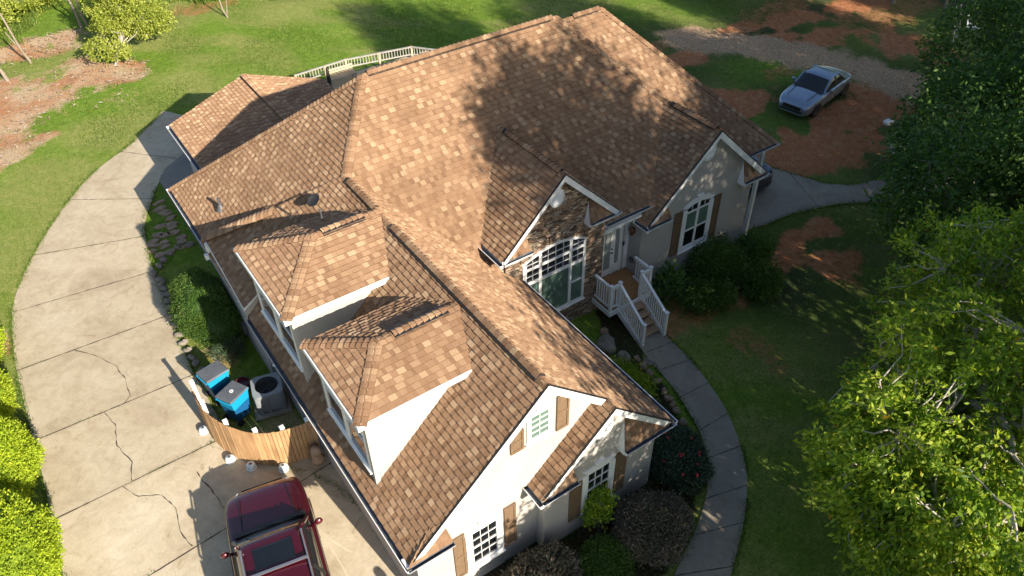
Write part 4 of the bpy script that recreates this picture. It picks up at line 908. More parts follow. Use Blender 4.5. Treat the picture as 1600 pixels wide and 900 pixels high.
bin_((-4.78, 9.22, .02), R(-76 + 180), 'blue wheelie bin with plain charcoal lid, farther from the driveway mouth, behind the fence end', False)
bin_((-4.60, 8.16, .02), R(-62 + 180), 'blue wheelie bin with a white ring badge on its lid, next to the air conditioner', True)
# air conditioner
M_AC = simple('grey_ac_metal', (.24, .26, .28), .5, .08, 5); M_ACD = simple('ac_coil_dark', (.05, .055, .06), .6, .2, 20)
ac = empty('air_conditioner', (0, 0, 0), 'grey round-cornered air conditioner condenser on a pad between the bins and the house wall', 'air conditioner')
def rr_ring(h, w, r, n=6):
    o = []
    for cx, cy, a0 in ((w-r, w-r, 0), (-w+r, w-r, 90), (-w+r, -w+r, 180), (w-r, -w+r, 270)):
        for i in range(n+1): a = R(a0 + 90*i/n); o.append((cx + r*math.cos(a), cy + r*math.sin(a), h))
    return o
mb = MB(); n = len(rr_ring(0, .4, .12))
def loftr(mb, A, B, m=0):
    k = len(mb.v); mb.add(A + B, [(i, (i+1) % len(A), len(A)+(i+1) % len(A), len(A)+i) for i in range(len(A))], m)
loftr(mb, rr_ring(.05, .40, .14), rr_ring(.12, .40, .14)); loftr(mb, rr_ring(.12, .36, .12), rr_ring(.74, .36, .12), 0); loftr(mb, rr_ring(.72, .41, .15), rr_ring(.80, .41, .15))
# top plate with round fan opening
ring = [(.32*math.cos(2*math.pi*i/28), .32*math.sin(2*math.pi*i/28), .81) for i in range(28)]; outer = rr_ring(.80, .41, .15)
mb.add(outer + ring, [(i, (i+1) % 28, 28 + (i+1) % 28, 28 + i) for i in range(28)], 0)
loftr(mb, [(x, y, .81) for x, y, z in ring], [(x*.97, y*.97, .62) for x, y, z in ring], 1); mb.poly([(x*.97, y*.97, .60) for x, y, z in ring], 1)
o = mb.build('body', [M_AC, M_ACD], ac)
lb = MB()
for i in range(44):
    t = i / 44; P_ = rr_ring(0, .385, .13, 6); j = int(t * len(P_)); f = t * len(P_) - j; a = P_[j]; b = P_[(j+1) % len(P_)]; x = a[0]+(b[0]-a[0])*f; y = a[1]+(b[1]-a[1])*f; lb.box((x-.016, y-.016, .1), (x+.016, y+.016, .735))
lb.build('louvre', M_AC, ac)
fb = MB(); fb.lathe([(0, .72), (.06, .70), (.07, .64)], (0, 0, 0), 12)
for i in range(4):
    a = R(90*i + 20); c, s = math.cos(a), math.sin(a); fb.add([(c*.05 - s*.03, s*.05 + c*.03, .70), (c*.05 + s*.03, s*.05 - c*.03, .66), (c*.24 + s*.09, s*.24 - c*.09, .66), (c*.24 - s*.09, s*.24 + c*.09, .70)], [(0, 1, 2, 3)])
fb.build('fan', M_BLACK, ac)
gb = MB()
for r_ in (.08, .15, .22):
    for i in range(24): a, b = 2*math.pi*i/24, 2*math.pi*(i+1)/24; gb.tube((r_*math.cos(a), r_*math.sin(a), .812), (r_*math.cos(b), r_*math.sin(b), .812), .003, n=4, cap=False)
for i in range(8): a = 2*math.pi*i/8; gb.tube((0, 0, .815), (.27*math.cos(a), .27*math.sin(a), .812), .004, n=4)
gb.build('grille', M_BLACK, ac)
pb = MB(); pb.box((-.5, -.5, 0), (.5, .5, .05)); pb.build('pad', M_WALK, ac)
ac.location = (-3.70, 8.05, .03); ac.rotation_euler = (0, 0, R(-14))
mb = MB(); mb.lathe([(.0, 0), (.16, 0), (.2, .28), (.22, .3), (.19, .3), (.17, .2), (0, .18)], (0, 0, 0), 18)
t = mb.build('plant_pot', simple('maroon_glazed_pot', (.10, .02, .03), .3), loc=(0,0,0)); t.location = (-4.15, 9.1, 0); tag(t, 'dark maroon empty pot between the second bin and the air conditioner', 'pot')
mb = MB(); mb.box((-.1, 0, .3), (.0, .3, .62)); mb.box((-.08, .3, .0), (-.03, .34, .4)); t = mb.build('utility_box', M_LEAD, loc=(0, 0, 0), bevel=.01); t.location = (-3.3, 10.7, .2); tag(t, 'small grey meter box on the garage wall', 'utility box')
# four round white solar path lights
def path_light(loc, label):
    t = empty('path_light', (0, 0, 0), label, 'path light', 'round white path lights along the fence foot')
    mb = MB(); mb.lathe([(0, .0), (.11, .0), (.145, .05), (.15, .12), (.12, .17), (.05, .19), (0, .19)], (0, 0, 0), 22); mb.build('globe', simple('frosted_globe', (.62, .72, .75), .25, .18, 22) if 'frosted_globe' not in D.materials else D.materials['frosted_globe'], t, smooth=True)
    mb = MB(); mb.lathe([(.05, .185), (.05, .2), (0, .2)], (0, 0, 0), 12); mb.build('cap', M_LID, t)
    mb = MB(); mb.lathe([(.16, .0), (.16, .02), (.13, .03)], (0, 0, 0), 18); mb.build('rim', M_WHITE, t)
    t.location = loc; t.scale = (.86, .86, .86)
path_light((-5.62, 8.20, .035), 'white path light at the far end of the fence, half hidden by bright glare')
path_light((-5.36, 6.82, .035), 'white path light at the fence foot just before the car bonnet shadow')
path_light((-4.98, 6.28, .035), 'shaded blue-white path light in the red car\'s shadow')
path_light((-4.30, 5.74, .035), 'white path light nearest the house, in the middle of the straight fence section')
mb = MB(); mb.lathe([(0, 0), (.15, .02), (.2, .18), (.14, .3), (.16, .5), (.08, .62), (0, .64)], (0, 0, 0), 9)
t = mb.build('garden_statue', M_ROCK, loc=(0, 0, 0), smooth=True); t.location = (-3.46, 5.42, .03); tag(t, 'weathered brown garden ornament at the foot of the garage downspout', 'garden ornament')

# ------------------------------------------------------------------ stones
def rock(name, loc, s, mat, seed, flat=.5):
    r = random.Random(seed); bm_ = MB(); n, m_ = 9, 6; ph = [r.uniform(0, 6.28) for _ in range(4)]
    vs = []
    for i in range(m_ + 1):
        th = math.pi * i / m_
        for j in range(n):
            a = 2*math.pi*j/n; k = 1 + .16*math.sin(2*a + ph[0]) + .12*math.sin(3*a + ph[1]) + .1*math.sin(2*th + ph[2])
            sq = lambda v: math.copysign(abs(v)**.7, v)
            vs.append((s[0]*k*sq(math.sin(th))*math.cos(a), s[1]*k*sq(math.sin(th))*math.sin(a), s[2]*k*sq(math.cos(th))))
    bm_.add(vs, [(i*n+j, (i+1)*n+j, (i+1)*n+(j+1) % n, i*n+(j+1) % n) for i in range(m_) for j in range(n)])
    o = bm_.build(name, mat, loc=(0, 0, 0), smooth=True); o.location = (loc[0], loc[1], loc[2]); o.rotation_euler = (0, 0, r.uniform(0, 6)); return o
ORD = ['first', 'second', 'third', 'fourth', 'fifth', 'sixth', 'seventh', 'eighth', 'ninth', 'tenth', 'eleventh', 'twelfth', 'thirteenth', 'fourteenth', 'fifteenth', 'sixteenth', 'seventeenth', 'eighteenth', 'nineteenth', 'twentieth', 'twenty-first', 'twenty-second', 'twenty-third', 'twenty-fourth', 'twenty-fifth', 'twenty-sixth', 'twenty-seventh', 'twenty-eighth', 'twenty-ninth', 'thirtieth']
rr = random.Random(5); k = 0; kk = 0
eg = catmull([(-4.83, 15.9), (-4.75, 15.2), (-4.82, 14.4), (-4.97, 13.4), (-5.03, 12.2), (-5.0, 11.2), (-4.95, 10.5)], 5)
arc = catmull([(-4.55, 16.2), (-4.2, 16.6), (-3.7, 16.9), (-3.3, 16.8)], 3)
for P_, nm in ((eg, 'grey-brown edging block along the driveway, counting from the stone arc'), (arc, 'stone of the short arc above the round bush, counting from the driveway')):
    d = 0; last = None; kk = 0
    for (x, y) in P_:
        if last and math.hypot(x-last[0], y-last[1]) < .28: continue
        last = (x, y); o = rock('edging_stone', (x, y, .05), (rr.uniform(.12, .17), rr.uniform(.09, .12), .09), M_ROCKG, 100 + k); k += 1
        tag(o, ORD[kk] + ' ' + nm, 'stone'); kk += 1; tag(o, None, 'stone', 'edging stones in a row along the driveway bed' if 'driveway, c' in nm else 'edging stones in the short arc')
k = 0; spots = []
for row in range(13):
    for c in range(3):
        x = -4.45 + c*.5 + rr.uniform(-.12, .12) ; y = 16.9 + row*.32 + rr.uniform(-.08, .08)
        lim = -4.75 + max(0, y - 17.3) * .33
        if x < lim + .22 or x > -3.2: continue
        spots.append((x, y))
spots.sort(key=lambda q: q[1])
for si, (x, y) in enumerate(spots):
    n = rr.choice((5, 6, 7)); a0 = rr.uniform(0, 6); rx, ry = rr.uniform(.19, .30), rr.uniform(.11, .17); ang = rr.uniform(-.4, .4)
    pl = []
    for i in range(n):
        a = a0 + 2*math.pi*i/n + rr.uniform(-.2, .2); px_, py_ = rx*math.cos(a)*rr.uniform(.8, 1.1), ry*math.sin(a)*rr.uniform(.8, 1.1); pl.append((px_*math.cos(ang) - py_*math.sin(ang), px_*math.sin(ang) + py_*math.cos(ang), 0))
    pl.sort(key=lambda p: math.atan2(p[1], p[0]))
    mb = MB(); mb.prism(pl, (0, 0, .05)); o = mb.build('flagstone', M_ROCK, loc=(0, 0, 0)); o.location = (x, y, .0)
    tag(o, ORD[si] + ' brown flagstone in the shaded grass, counting from the bush toward the back', 'flagstone', 'flagstones in the grass strip left of the house')
for i, (x, y, s, lb_) in enumerate(((5.55, 4.35, .38, 'large mossy grey boulder beside the curved walk, biggest of the bed'), (5.95, 4.9, .2, 'small tan rock nearest the porch steps'), (5.75, 3.75, .24, 'medium brown rock between the big boulder and the walk'), (5.3, 3.6, .25, 'dark rock left of the big boulder'), (6.2, 3.2, .16, 'pale flat brick-like stone at the walk edge'), (5.2, 2.6, .2, 'brown rock in the ground cover by the walk bend'))):
    o = rock('boulder', (x, y, gz(x, y) + s*.25), (s, s*.8, s*.55), M_ROCK if i % 2 else M_ROCKG, 300+i); tag(o, lb_, 'rock')
ins = catmull([(6.15, 3.4), (6.0, 2.4), (5.6, 1.0), (5.15, 0), (4.3, -.95)], 6); last = None; k = 0
for (x, y) in ins:
    if last and math.hypot(x-last[0], y-last[1]) < .24: continue
    last = (x, y); o = rock('edging_stone', (x - .12, y + .06, gz(x, y) + .04), (.13, .10, .09), M_ROCK, 400+k); k += 1
    tag(o, ORD[k-1] + ' dark edging stone inside the curved walk, counting from the porch steps', 'stone', 'edging stones inside the curved walk')

# ------------------------------------------------------------------ vehicles
def paint(name, col, metal=.3, rough=.28):
    m, nt, bs = newmat(name); n = noise(nt, 1.5, 3); r = ramp(nt, n.outputs[0], [(.3, tuple(c*.92 for c in col)), (.7, col)]); nt.links.new(r.outputs[0], bs.inputs['Base Color'])
    bs.inputs['Metallic'].default_value = metal; bs.inputs['Roughness'].default_value = rough; bs.inputs['Coat Weight'].default_value = 1; bs.inputs['Coat Roughness'].default_value = .03
    return m
M_RED = paint('dark_red_car_paint', (.075, .003, .010), .3); M_SILV = paint('silver_car_paint', (.27, .34, .44), .6); M_NAVY = paint('navy_car_paint', (.01, .02, .06), .3)
M_LAMP = glass_mat('headlamp_glass', (.45, .48, .50), .06); M_TAIL = simple('tail_lamp_red', (.4, .01, .01), .2)
def loft(name, sts, mats, parent, midx=None, sub=2, close=True):
    """sts: list of (y, [(x, z), ...]) half profiles from bottom edge to centre line; mirrored"""
    n = len(sts[0][1]); W = 2*n - 1; V = []; F_ = []; Mi = []
    for y, pr in sts:
        V += [(-x, y, z) for x, z in pr[:-1]] + [(0, y, pr[-1][1])] + [(x, y, z) for x, z in pr[:-1][::-1]]
    for i in range(len(sts)-1):
        for j in range(W-1):
            F_.append((i*W+j, i*W+j+1, (i+1)*W+j+1, (i+1)*W+j)); Mi.append(midx(i, j if j < n-1 else W-2-j) if midx else 0)
    if close:
        F_.append(tuple(range(W-1, -1, -1))); Mi.append(Mi[0]); F_.append(tuple((len(sts)-1)*W + k for k in range(W))); Mi.append(Mi[0])
    me = D.meshes.new(name); me.from_pydata(V, [], F_)
    for m in mats: me.materials.append(m)
    me.polygons.foreach_set('material_index', Mi); me.polygons.foreach_set('use_smooth', [True]*len(F_)); me.update()
    o = D.objects.new(name, me); COL.objects.link(o); o.parent = parent
    if sub: s = o.modifiers.new('sub', 'SUBSURF'); s.levels = sub; s.render_levels = sub
    return o
def wheel(parent, x, y, r, w):
    s = 1 if x > 0 else -1
    mb = MB(); pr = [(r*.62, 0), (r*.93, 0), (r, w*.2), (r, w*.8), (r*.93, w), (r*.62, w)]; n = 28; vs = []
    for rad, h in pr:
        for i in range(n): a = 2*math.pi*i/n; vs.append((x - s*(w - h), y + rad*math.cos(a), r + rad*math.sin(a)))
    mb.add(vs, [(k*n+i, k*n+(i+1) % n, (k+1)*n+(i+1) % n, (k+1)*n+i) for k in range(5) for i in range(n)])
    t = mb.build('wheel', M_RUBBER, parent, smooth=False)
    rb = MB()
    xo = x - s*.02
    rb.add([(xo - s*.05, y + r*.62*math.cos(2*math.pi*i/24), r + r*.62*math.sin(2*math.pi*i/24)) for i in range(24)], [tuple(range(24))])
    for i in range(10):
        a = 2*math.pi*i/10; c, q = math.cos(a), math.sin(a); rb.obox((xo, y, r), (xo, y + r*.6*c, r + r*.6*q), .03, .055, up=(1, 0, 0))
    for i in range(24):
        a, b = 2*math.pi*i/24, 2*math.pi*(i+1)/24; rb.quad((xo, y + r*.62*math.cos(a), r + r*.62*math.sin(a)), (xo, y + r*.62*math.cos(b), r + r*.62*math.sin(b)), (xo, y + r*.55*math.cos(b), r + r*.55*math.sin(b)), (xo, y + r*.55*math.cos(a), r + r*.55*math.sin(a)))
    rb.build('rim', M_ALLOY, t); return t
def car(root, L, W, Hh, belt, hood, paintm, style, wr, axle):
    """generic car facing +Y, origin at ground centre"""
    h = L/2; w = W/2; f0, cowl, roof0, roof1, tailg = style    # y stations
    zs = .24
    def prof(k, zt, wid=1.0, edge=.92): # lower body section: sill, side, belt, shoulder, inner, centre
        return [(w*wid*.90, zs), (w*wid*.985, zs + .12), (w*wid, .55), (w*wid*.995, min(belt - .14, zt - .06)), (w*wid*edge, zt - .02), (w*wid*edge*.80, zt + .005), (w*wid*.42, zt + .03), (0, zt + .038)]
    sts = [(h, prof(0, hood - .34, .62, .9)), (h - .04, prof(0, hood - .26, .72, .92)), (h - .14, prof(0, hood - .13, .84, .92)), (h - .36, prof(0, hood - .05, .94, .92)), (h - .8, prof(0, hood, .985)), (cowl + .25, prof(0, hood + .045, 1)), (cowl, prof(0, belt - .02, 1)),
           ((cowl + roof1)/2, prof(0, belt, 1)), (roof1, prof(0, belt, 1)), (tailg, prof(0, belt, .985)), (-h + .28, prof(0, belt - .02, .95)), (-h + .08, prof(0, belt - .12, .88)), (-h, prof(0, belt - .3, .74))]
    body = loft('body', sts, [paintm], root)
    # greenhouse
    bw = w*.90; rw = w*.70; zt = Hh - .03
    def gp(a, b, zr, ex=0): return [(a, belt - .03), (a*.5 + b*.5 + .02, (belt + zr)/2), (b, zr - .05), (b*.88, zr - .008), (b*.5, zr + .012), (0, zr + .02)]
    g = [(cowl - .02, gp(bw*.93, bw*.86, belt + .04)), (cowl - .10, gp(bw*.96, bw*.88, belt + .12)), ((cowl+roof0)/2, gp(bw, (bw+rw)/2, (belt + zt)/2 + .02)), (roof0 + .05, gp(bw, rw + .03, zt - .04)), (roof0 - .12, gp(bw, rw, zt)),
         ((roof0 + roof1)/2, gp(bw, rw, zt + .015)), (roof1 + .15, gp(bw, rw, zt - .01)), (roof1, gp(bw*.99, rw*.98, zt - .06)), ((roof1+tailg)/2, gp(bw*.97, (bw+rw)/2*.96, (belt + zt)/2)), (tailg, gp(bw*.92, bw*.85, belt + .02))]
    loft('cabin', g, [M_CARGLASS, paintm], root, lambda i, j: 1 if (3 <= i <= 6 and j >= 2) else 0)
    # pillars
    for s in (-1, 1):
        mb = MB()
        mb.obox((s*bw*.96, cowl - .05, belt), (s*(rw + .03), roof0, zt - .05), .07, .05); mb.build('pillar', paintm, root)
        mb = MB(); mb.obox((s*(bw + .005), (roof0+roof1)/2 + .1, belt), (s*(rw + .012), (roof0+roof1)/2 + .05, zt - .06), .04, .1, up=(0, 1, 0)); mb.build('pillar', M_BLACK, root)
        mb = MB(); mb.obox((s*bw*.98, tailg + .1, belt), (s*(rw + .0), roof1 + .12, zt - .06), .07, .16, up=(0, 1, 0)); mb.build('pillar', paintm, root)
        # mirror
        mb = MB(); mb.obox((s*w*.90, cowl - .32, belt - .02), (s*(w + .06), cowl - .34, belt + .03), .05, .05); mb.lathe([(0, -.09), (.075, -.07), (.1, 0), (.08, .07), (0, .09)], (s*(w + .07), cowl - .33, belt + .05), 12, sx=1.0, sy=.6); mb.build('mirror', paintm, root, smooth=True)
        hb = MB(); hb.add([(s*w*.55, h - .135, hood - .27), (s*w*.86, h - .36, hood - .24), (s*w*.88, h - .46, hood - .10), (s*w*.60, h - .15, hood - .13)], [(0, 1, 2, 3)]); hb.prism([(s*w*.52, h - .10, hood - .29), (s*w*.84, h - .33, hood - .26), (s*w*.87, h - .52, hood - .09), (s*w*.58, h - .14, hood - .13)], (0, .012, .02)); hb.build('headlight', M_LAMP, root)
        tb = MB(); tb.box((s*w*.72 - .1, -h + .03, belt - .28), (s*w*.72 + .1, -h + .10, belt - .12)); tb.build('tail_light', M_TAIL, root)
        for a in axle: wheel(root, s*(w - .01), a, wr, .22)
        ab = MB()
        for a in axle:
            n = 14; ab.add([(s*(w + .003), a + (wr+.05)*math.cos(math.pi*i/n), wr + (wr+.05)*math.sin(math.pi*i/n)) for i in range(n+1)] + [(s*(w+.003), a - (wr+.05), zs), (s*(w+.003), a + (wr+.05), zs)], [tuple(range(n+3))])
        ab.build('wheel_arch', M_BLACK, root)
    for s in (-1, 1):
        mb = MB(); mb.obox((s*w*.62, cowl + .15, hood + .075), (s*w*.56, h - .32, hood + .012), .012, .02); mb.build('bonnet_seam', M_BLACK, root)
        mb = MB()
        for yy in (cowl - .25, (roof0+roof1)/2 + .1, roof1 + .05): mb.obox((s*(w*.997), yy, .42), (s*(w*.975), yy, belt - .02), .014, .012)
        mb.obox((s*(w*.985), cowl - .2, belt - .10), (s*(w*.985), roof1, belt - .10), .012, .02); mb.build('door_seam', M_BLACK, root)
    mb = MB(); mb.box((-w*.5, h - .035, hood - .42), (w*.5, h + .012, hood - .24)); mb.build('grille', M_BLACK, root, bevel=.02)
    mb = MB(); mb.box((-w*.6, h - .03, .34), (w*.6, h + .02, .42)); mb.build('bumper_intake', M_BLACK, root)
    mb = MB()
    for x in (-.25, .32): mb.obox((x, cowl + .09, belt + .03), (x + .5, cowl - .02, belt + .07), .02, .015)
    mb.build('wiper', M_BLACK, root)
    mb = MB(); mb.add([(-w*.82, cowl + .14, belt + .022), (w*.82, cowl + .14, belt + .022), (w*.84, cowl - .02, belt + .045), (-w*.84, cowl - .02, belt + .045)], [(0, 1, 2, 3)]); mb.prism([(-w*.80, cowl + .12, belt + .005), (w*.80, cowl + .12, belt + .005), (w*.82, cowl - .0, belt + .03), (-w*.82, cowl - .0, belt + .03)], (0, 0, .025)); mb.build('cowl', M_BLACK, root)
suv = empty('parked_car', (0, 0, 0), 'dark red sport utility vehicle with sunroof and silver roof rails on the driveway', 'car')
car(suv, 5.0, 1.98, 1.78, 1.16, 1.06, M_RED, (0, .95, .35, -1.9, -2.35), .38, (1.5, -1.45))
zt = 1.775
mb = MB(); mb.box((-.43, -.42, zt - .02), (.43, .10, zt + .006)); mb.build('sunroof', M_CARGLASS, suv, bevel=.05)
for s in (-1, 1):
    mb = MB(); mb.tube((s*.66, .18, zt + .03), (s*.66, -1.8, zt + .03), .022, n=8)
    for y in (.18, -.8, -1.8): mb.tube((s*.66, y, zt - .04), (s*.66, y, zt + .03), .025, n=8)
    mb.build('roof_rail', M_ALLOY, suv)
for y in (-.56, -1.5):
    mb = MB(); mb.obox((-.66, y, zt + .06), (.66, y, zt + .06), .06, .025); mb.build('crossbar', M_ALLOY, suv)
suv.location = (-5.50, 2.52, .03); suv.rotation_euler = (0, 0, R(-11))
sed = empty('parked_car', (0, 0, 0), 'silver four-door saloon parked on the bare earth in deep shade', 'car')
car(sed, 4.35, 1.74, 1.42, .93, .86, M_SILV, (0, .80, .15, -.85, -1.40), .31, (1.35, -1.35))
sed.location = (24.35, 11.75, gz(24, 12) + .0); sed.rotation_euler = (0, 0, R(101))
mb = MB(); mb.box((-.06, 1.02, .99), (.08, 1.10, 1.03)); 
van = empty('parked_car', (0, 0, 0), 'navy blue car nose-out under the side roof at the right corner of the house', 'car')
car(van, 4.6, 1.85, 1.6, 1.0, .95, M_NAVY, (0, .75, .1, -1.6, -2.1), .34, (1.4, -1.4))
van.location = (16.25, 10.1, gz(15, 9) + .03); van.rotation_euler = (0, 0, R(184))

# ------------------------------------------------------------------ vegetation
def leaves(rng, centers, per, spread, L, W, droop=.3, outward=None, bias=None, dens=None):
    n = len(centers) * per; C = np.repeat(centers, per, axis=0)
    P_ = C + rng.normal(0, 1, (n, 3)) * spread
    d = rng.normal(0, 1, (n, 3)); 
    if outward is not None: d += (C - outward) / (np.linalg.norm(C - outward, axis=1, keepdims=True) + 1e-6) * 1.1
    d[:, 2] -= droop; d /= np.linalg.norm(d, axis=1, keepdims=True)
    up = rng.normal(0, .75, (n, 3)) + np.array([-.1, -.55, .9]); s = np.cross(d, up); s /= (np.linalg.norm(s, axis=1, keepdims=True) + 1e-6)
    nn = np.cross(s, d); l = L * rng.uniform(.6, 1.25, (n, 1)); w = W * rng.uniform(.7, 1.2, (n, 1))
    V = np.stack([P_, P_ + d*l*.5 - s*w*.5 + nn*w*.18, P_ + d*l, P_ + d*l*.5 + s*w*.5 + nn*w*.18], 1).reshape(-1, 3)
    F_ = np.arange(n * 4).reshape(n, 4)
    b = np.repeat(bias if bias is not None else rng.uniform(-.18, .18, len(centers)), per)
    u = np.clip(rng.beta(2, 2, n) + b, 0, .97); u[rng.random(n) < .004] = 1.0
    return V, F_, np.stack([u, rng.random(n)], 1)
def shell(rng, blobs, n, inner=.45, under=-.55):
    out = []; vol = np.array([b[3]*b[4]*b[5] for b in blobs]) ** .8; pr = vol / vol.sum()
    while len(out) < n:
        b = blobs[rng.choice(len(blobs), p=pr)]; v = rng.normal(0, 1, 3); v /= np.linalg.norm(v)
        if v[2] < under and rng.random() < .7: continue
        r = inner + (1 - inner) * rng.random() ** .45; r *= 1 + .13 * math.sin(5*v[0] + b[0]) * math.sin(4*v[1] + 2*v[2] + b[1])
        out.append((b[0] + v[0]*b[3]*r, b[1] + v[1]*b[4]*r, b[2] + v[2]*b[5]*r))
    return np.array(out)
def branch(mb, a, b, r0, r1, rr, segs=4, wob=.12, n=6):
    a = Vector(a); b = Vector(b); L = (b-a).length; pts = [a]
    for i in range(1, segs): 
        t = i/segs; p = a.lerp(b, t) + Vector((rr.uniform(-1, 1), rr.uniform(-1, 1), rr.uniform(-.3, .8))) * L * wob * .5; pts.append(p)
    pts.append(b)
    for i in range(segs): mb.tube(pts[i], pts[i+1], r0 + (r1-r0)*i/segs, r0 + (r1-r0)*(i+1)/segs, n, cap=False)
    return pts
def tree(name, base, blobs, ncl, per, spread, L, W, mat, bark, label, cat='tree', group=None, trunk_r=.2, seed=1, nbr=16, droop=.3, twigs=60, forky=True):
    rng = np.random.default_rng(seed); rr = random.Random(seed)
    t = empty(name, base, label, cat, group)
    Cc = shell(rng, blobs, ncl); ctr = np.array([np.mean([b[k] for b in blobs]) for k in range(3)])
    cc = np.sin(Cc[:, 0]*1.7)*np.sin(Cc[:, 1]*1.9 + 1)*np.sin(Cc[:, 2]*1.6 + 2) * .16 + rng.uniform(-.16, .16, len(Cc))
    V, F_, uv = leaves(rng, Cc, per, spread, L, W, droop, ctr, cc)
    V = V - np.array(base)
    npmesh('crown', V, F_, mat, t, uv=uv)
    mb = MB(); top = Vector((ctr[0], ctr[1], ctr[2])); b0 = Vector(base) - Vector((0, 0, .15))
    tp = branch(mb, b0, top, trunk_r, trunk_r*.5, rr, 5, .08, 10)
    idx_ = rng.choice(len(Cc), min(nbr, len(Cc)), replace=False); ends = []
    for i in idx_:
        s0 = tp[rr.randint(2, 5)]; e = Vector(Cc[i]); ps = branch(mb, s0, e, trunk_r*.36, trunk_r*.06, rr, 4, .2, 6); ends += ps[1:]
    for i in rng.choice(len(Cc), min(twigs, len(Cc)), replace=False):
        e = Vector(Cc[i]); s0 = min(ends or tp, key=lambda p: (p-e).length); branch(mb, s0, e, trunk_r*.10, trunk_r*.025, rr, 3, .2, 4)
    mb.build('trunk', bark, t, smooth=True)
    return t
def shrub(name, base, blobs, n, L, W, mat, label, cat='shrub', group=None, seed=1, per=12, spread=.05, core=.80, droop=-.3, stems=8, inner=.72):
    rng = np.random.default_rng(seed); rr = random.Random(seed); t = empty(name, base, label, cat, group)
    Cc = shell(rng, blobs, n, inner, -.3); ctr = np.array([np.mean([b[k] for b in blobs]) for k in range(3)]) - np.array([0, 0, .3])
    cc = np.sin(Cc[:, 0]*4)*np.sin(Cc[:, 1]*4 + 1)*np.sin(Cc[:, 2]*4 + 2) * .15 + rng.uniform(-.12, .12, len(Cc))
    V, F_, uv = leaves(rng, Cc, per, spread, L, W, droop, ctr, cc); npmesh('foliage', V - np.array(base), F_, mat, t, uv=uv)
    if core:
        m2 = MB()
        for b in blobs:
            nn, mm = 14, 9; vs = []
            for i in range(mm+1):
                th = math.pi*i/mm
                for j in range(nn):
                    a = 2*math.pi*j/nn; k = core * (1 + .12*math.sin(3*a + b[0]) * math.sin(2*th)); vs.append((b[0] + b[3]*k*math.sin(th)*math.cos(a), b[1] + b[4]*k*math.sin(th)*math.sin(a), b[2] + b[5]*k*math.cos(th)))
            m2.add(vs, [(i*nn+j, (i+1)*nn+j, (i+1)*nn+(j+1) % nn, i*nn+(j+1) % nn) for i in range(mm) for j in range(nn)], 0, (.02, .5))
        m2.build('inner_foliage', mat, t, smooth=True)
    mb = MB(); b = blobs[0]
    for i in range(stems):
        c = Cc[rr.randrange(len(Cc))]; branch(mb, Vector(base) - Vector((0, 0, .1)), Vector(c), .022, .006, rr, 3, .15, 5)
    mb.build('stem', M_BARK, t)
    return t
G_ = gz
# big tree in the right foreground
rF = np.random.default_rng(77); base_ = [(7.3, -5.4, 3.9, 3.0, 2.9, 2.7), (9.9, -3.9, 4.2, 3.1, 2.7, 2.7), (6.2, -5.0, 2.9, 2.0, 1.8, 1.8), (10.5, -7.5, 4.6, 3.4, 3.2, 3.0)]; lob = []
for k in range(34):
    b = base_[k % 3]; v = rF.normal(0, 1, 3); v[2] = abs(v[2]) * .9 - .15; v[0] -= .35; v /= np.linalg.norm(v); r = rF.uniform(.65, 1.15)
    lob.append((b[0] + v[0]*b[3]*.98, b[1] + v[1]*b[4]*.98, b[2] + v[2]*b[5]*.98, r, r, r*.7))
tree('broadleaf_tree', (9.2, -7.2, G_(9.2, -7.2)), base_ + lob, 2500, 40, .125, .155, .068, M_LEAF, M_BARKP,
     'big broadleaf tree in the right foreground, sunlit yellow-green leaves over pale branches', seed=11, trunk_r=.30, nbr=90, twigs=1300, droop=.5)
# trees on the right, in shade
for i, (bs_, lb_, sd) in enumerate((
    ([(16.6, .8, 3.0, 2.6, 2.2, 2.6), (18.6, -1.0, 3.6, 2.8, 2.8, 2.8)], 'dark leafy tree directly behind the big foreground tree, beside the right drive', 21),
    ([(21.2, 3.4, 2.6, 2.6, 2.0, 2.6), (22.6, 1.0, 3.8, 3.2, 2.8, 3.2)], 'mid-green tree overhanging the far end of the right drive', 22),
    ([(27.5, 6.4, 2.6, 3.0, 2.4, 2.8), (27.0, 3.4, 3.6, 3.4, 2.8, 3.0), (30.5, 5.2, 3.4, 3.2, 2.8, 3.0)], 'wide green tree right of the silver saloon, at the end of the gravel track', 23),
    ([(40, 12.5, 4, 3.6, 3, 3.6), (44, 10, 5, 4, 3.4, 4)], 'dark tree at the top right corner behind the ladder', 24),
    ([(41.5, 20, 5.5, 3.4, 3.4, 3.2)], 'tall dark tree at the top edge, right of the bare trunks', 25))):
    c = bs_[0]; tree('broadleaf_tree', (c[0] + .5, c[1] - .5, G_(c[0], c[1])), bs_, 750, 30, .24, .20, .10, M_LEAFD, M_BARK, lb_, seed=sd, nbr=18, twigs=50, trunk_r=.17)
# tall trees outside the frame to the south: they shade the roof and the yard
proto = None
def shade_tree(x, y, z, r, rz, label, sd, size=.30, n=520, extra=None):
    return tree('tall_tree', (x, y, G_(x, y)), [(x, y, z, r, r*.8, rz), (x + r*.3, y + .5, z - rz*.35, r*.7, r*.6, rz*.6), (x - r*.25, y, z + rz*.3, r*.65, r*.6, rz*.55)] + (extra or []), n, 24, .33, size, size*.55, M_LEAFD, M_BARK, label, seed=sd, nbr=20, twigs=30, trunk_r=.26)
def moved(src, dx, dy, s, rz, label):
    c = copy_tree(src); c.location = Vector(src.location) + Vector((dx, dy, 0)); c.location.z = G_(c.location.x, c.location.y); c.scale = (s, s, s); c.rotation_euler = (0, 0, rz); c['label'] = label; return c
tA = shade_tree(9.3, -12, 13.4, 3.4, 4.7, 'tall tree south of the house whose shadow falls over the main roof', 31, size=.25, n=840, extra=[(5.4, -12, 10.2, .9, .8, 1.5), (3.7, -12, 10.5, .8, .6, .9), (4.6, -12, 9.2, .9, .6, .7)])
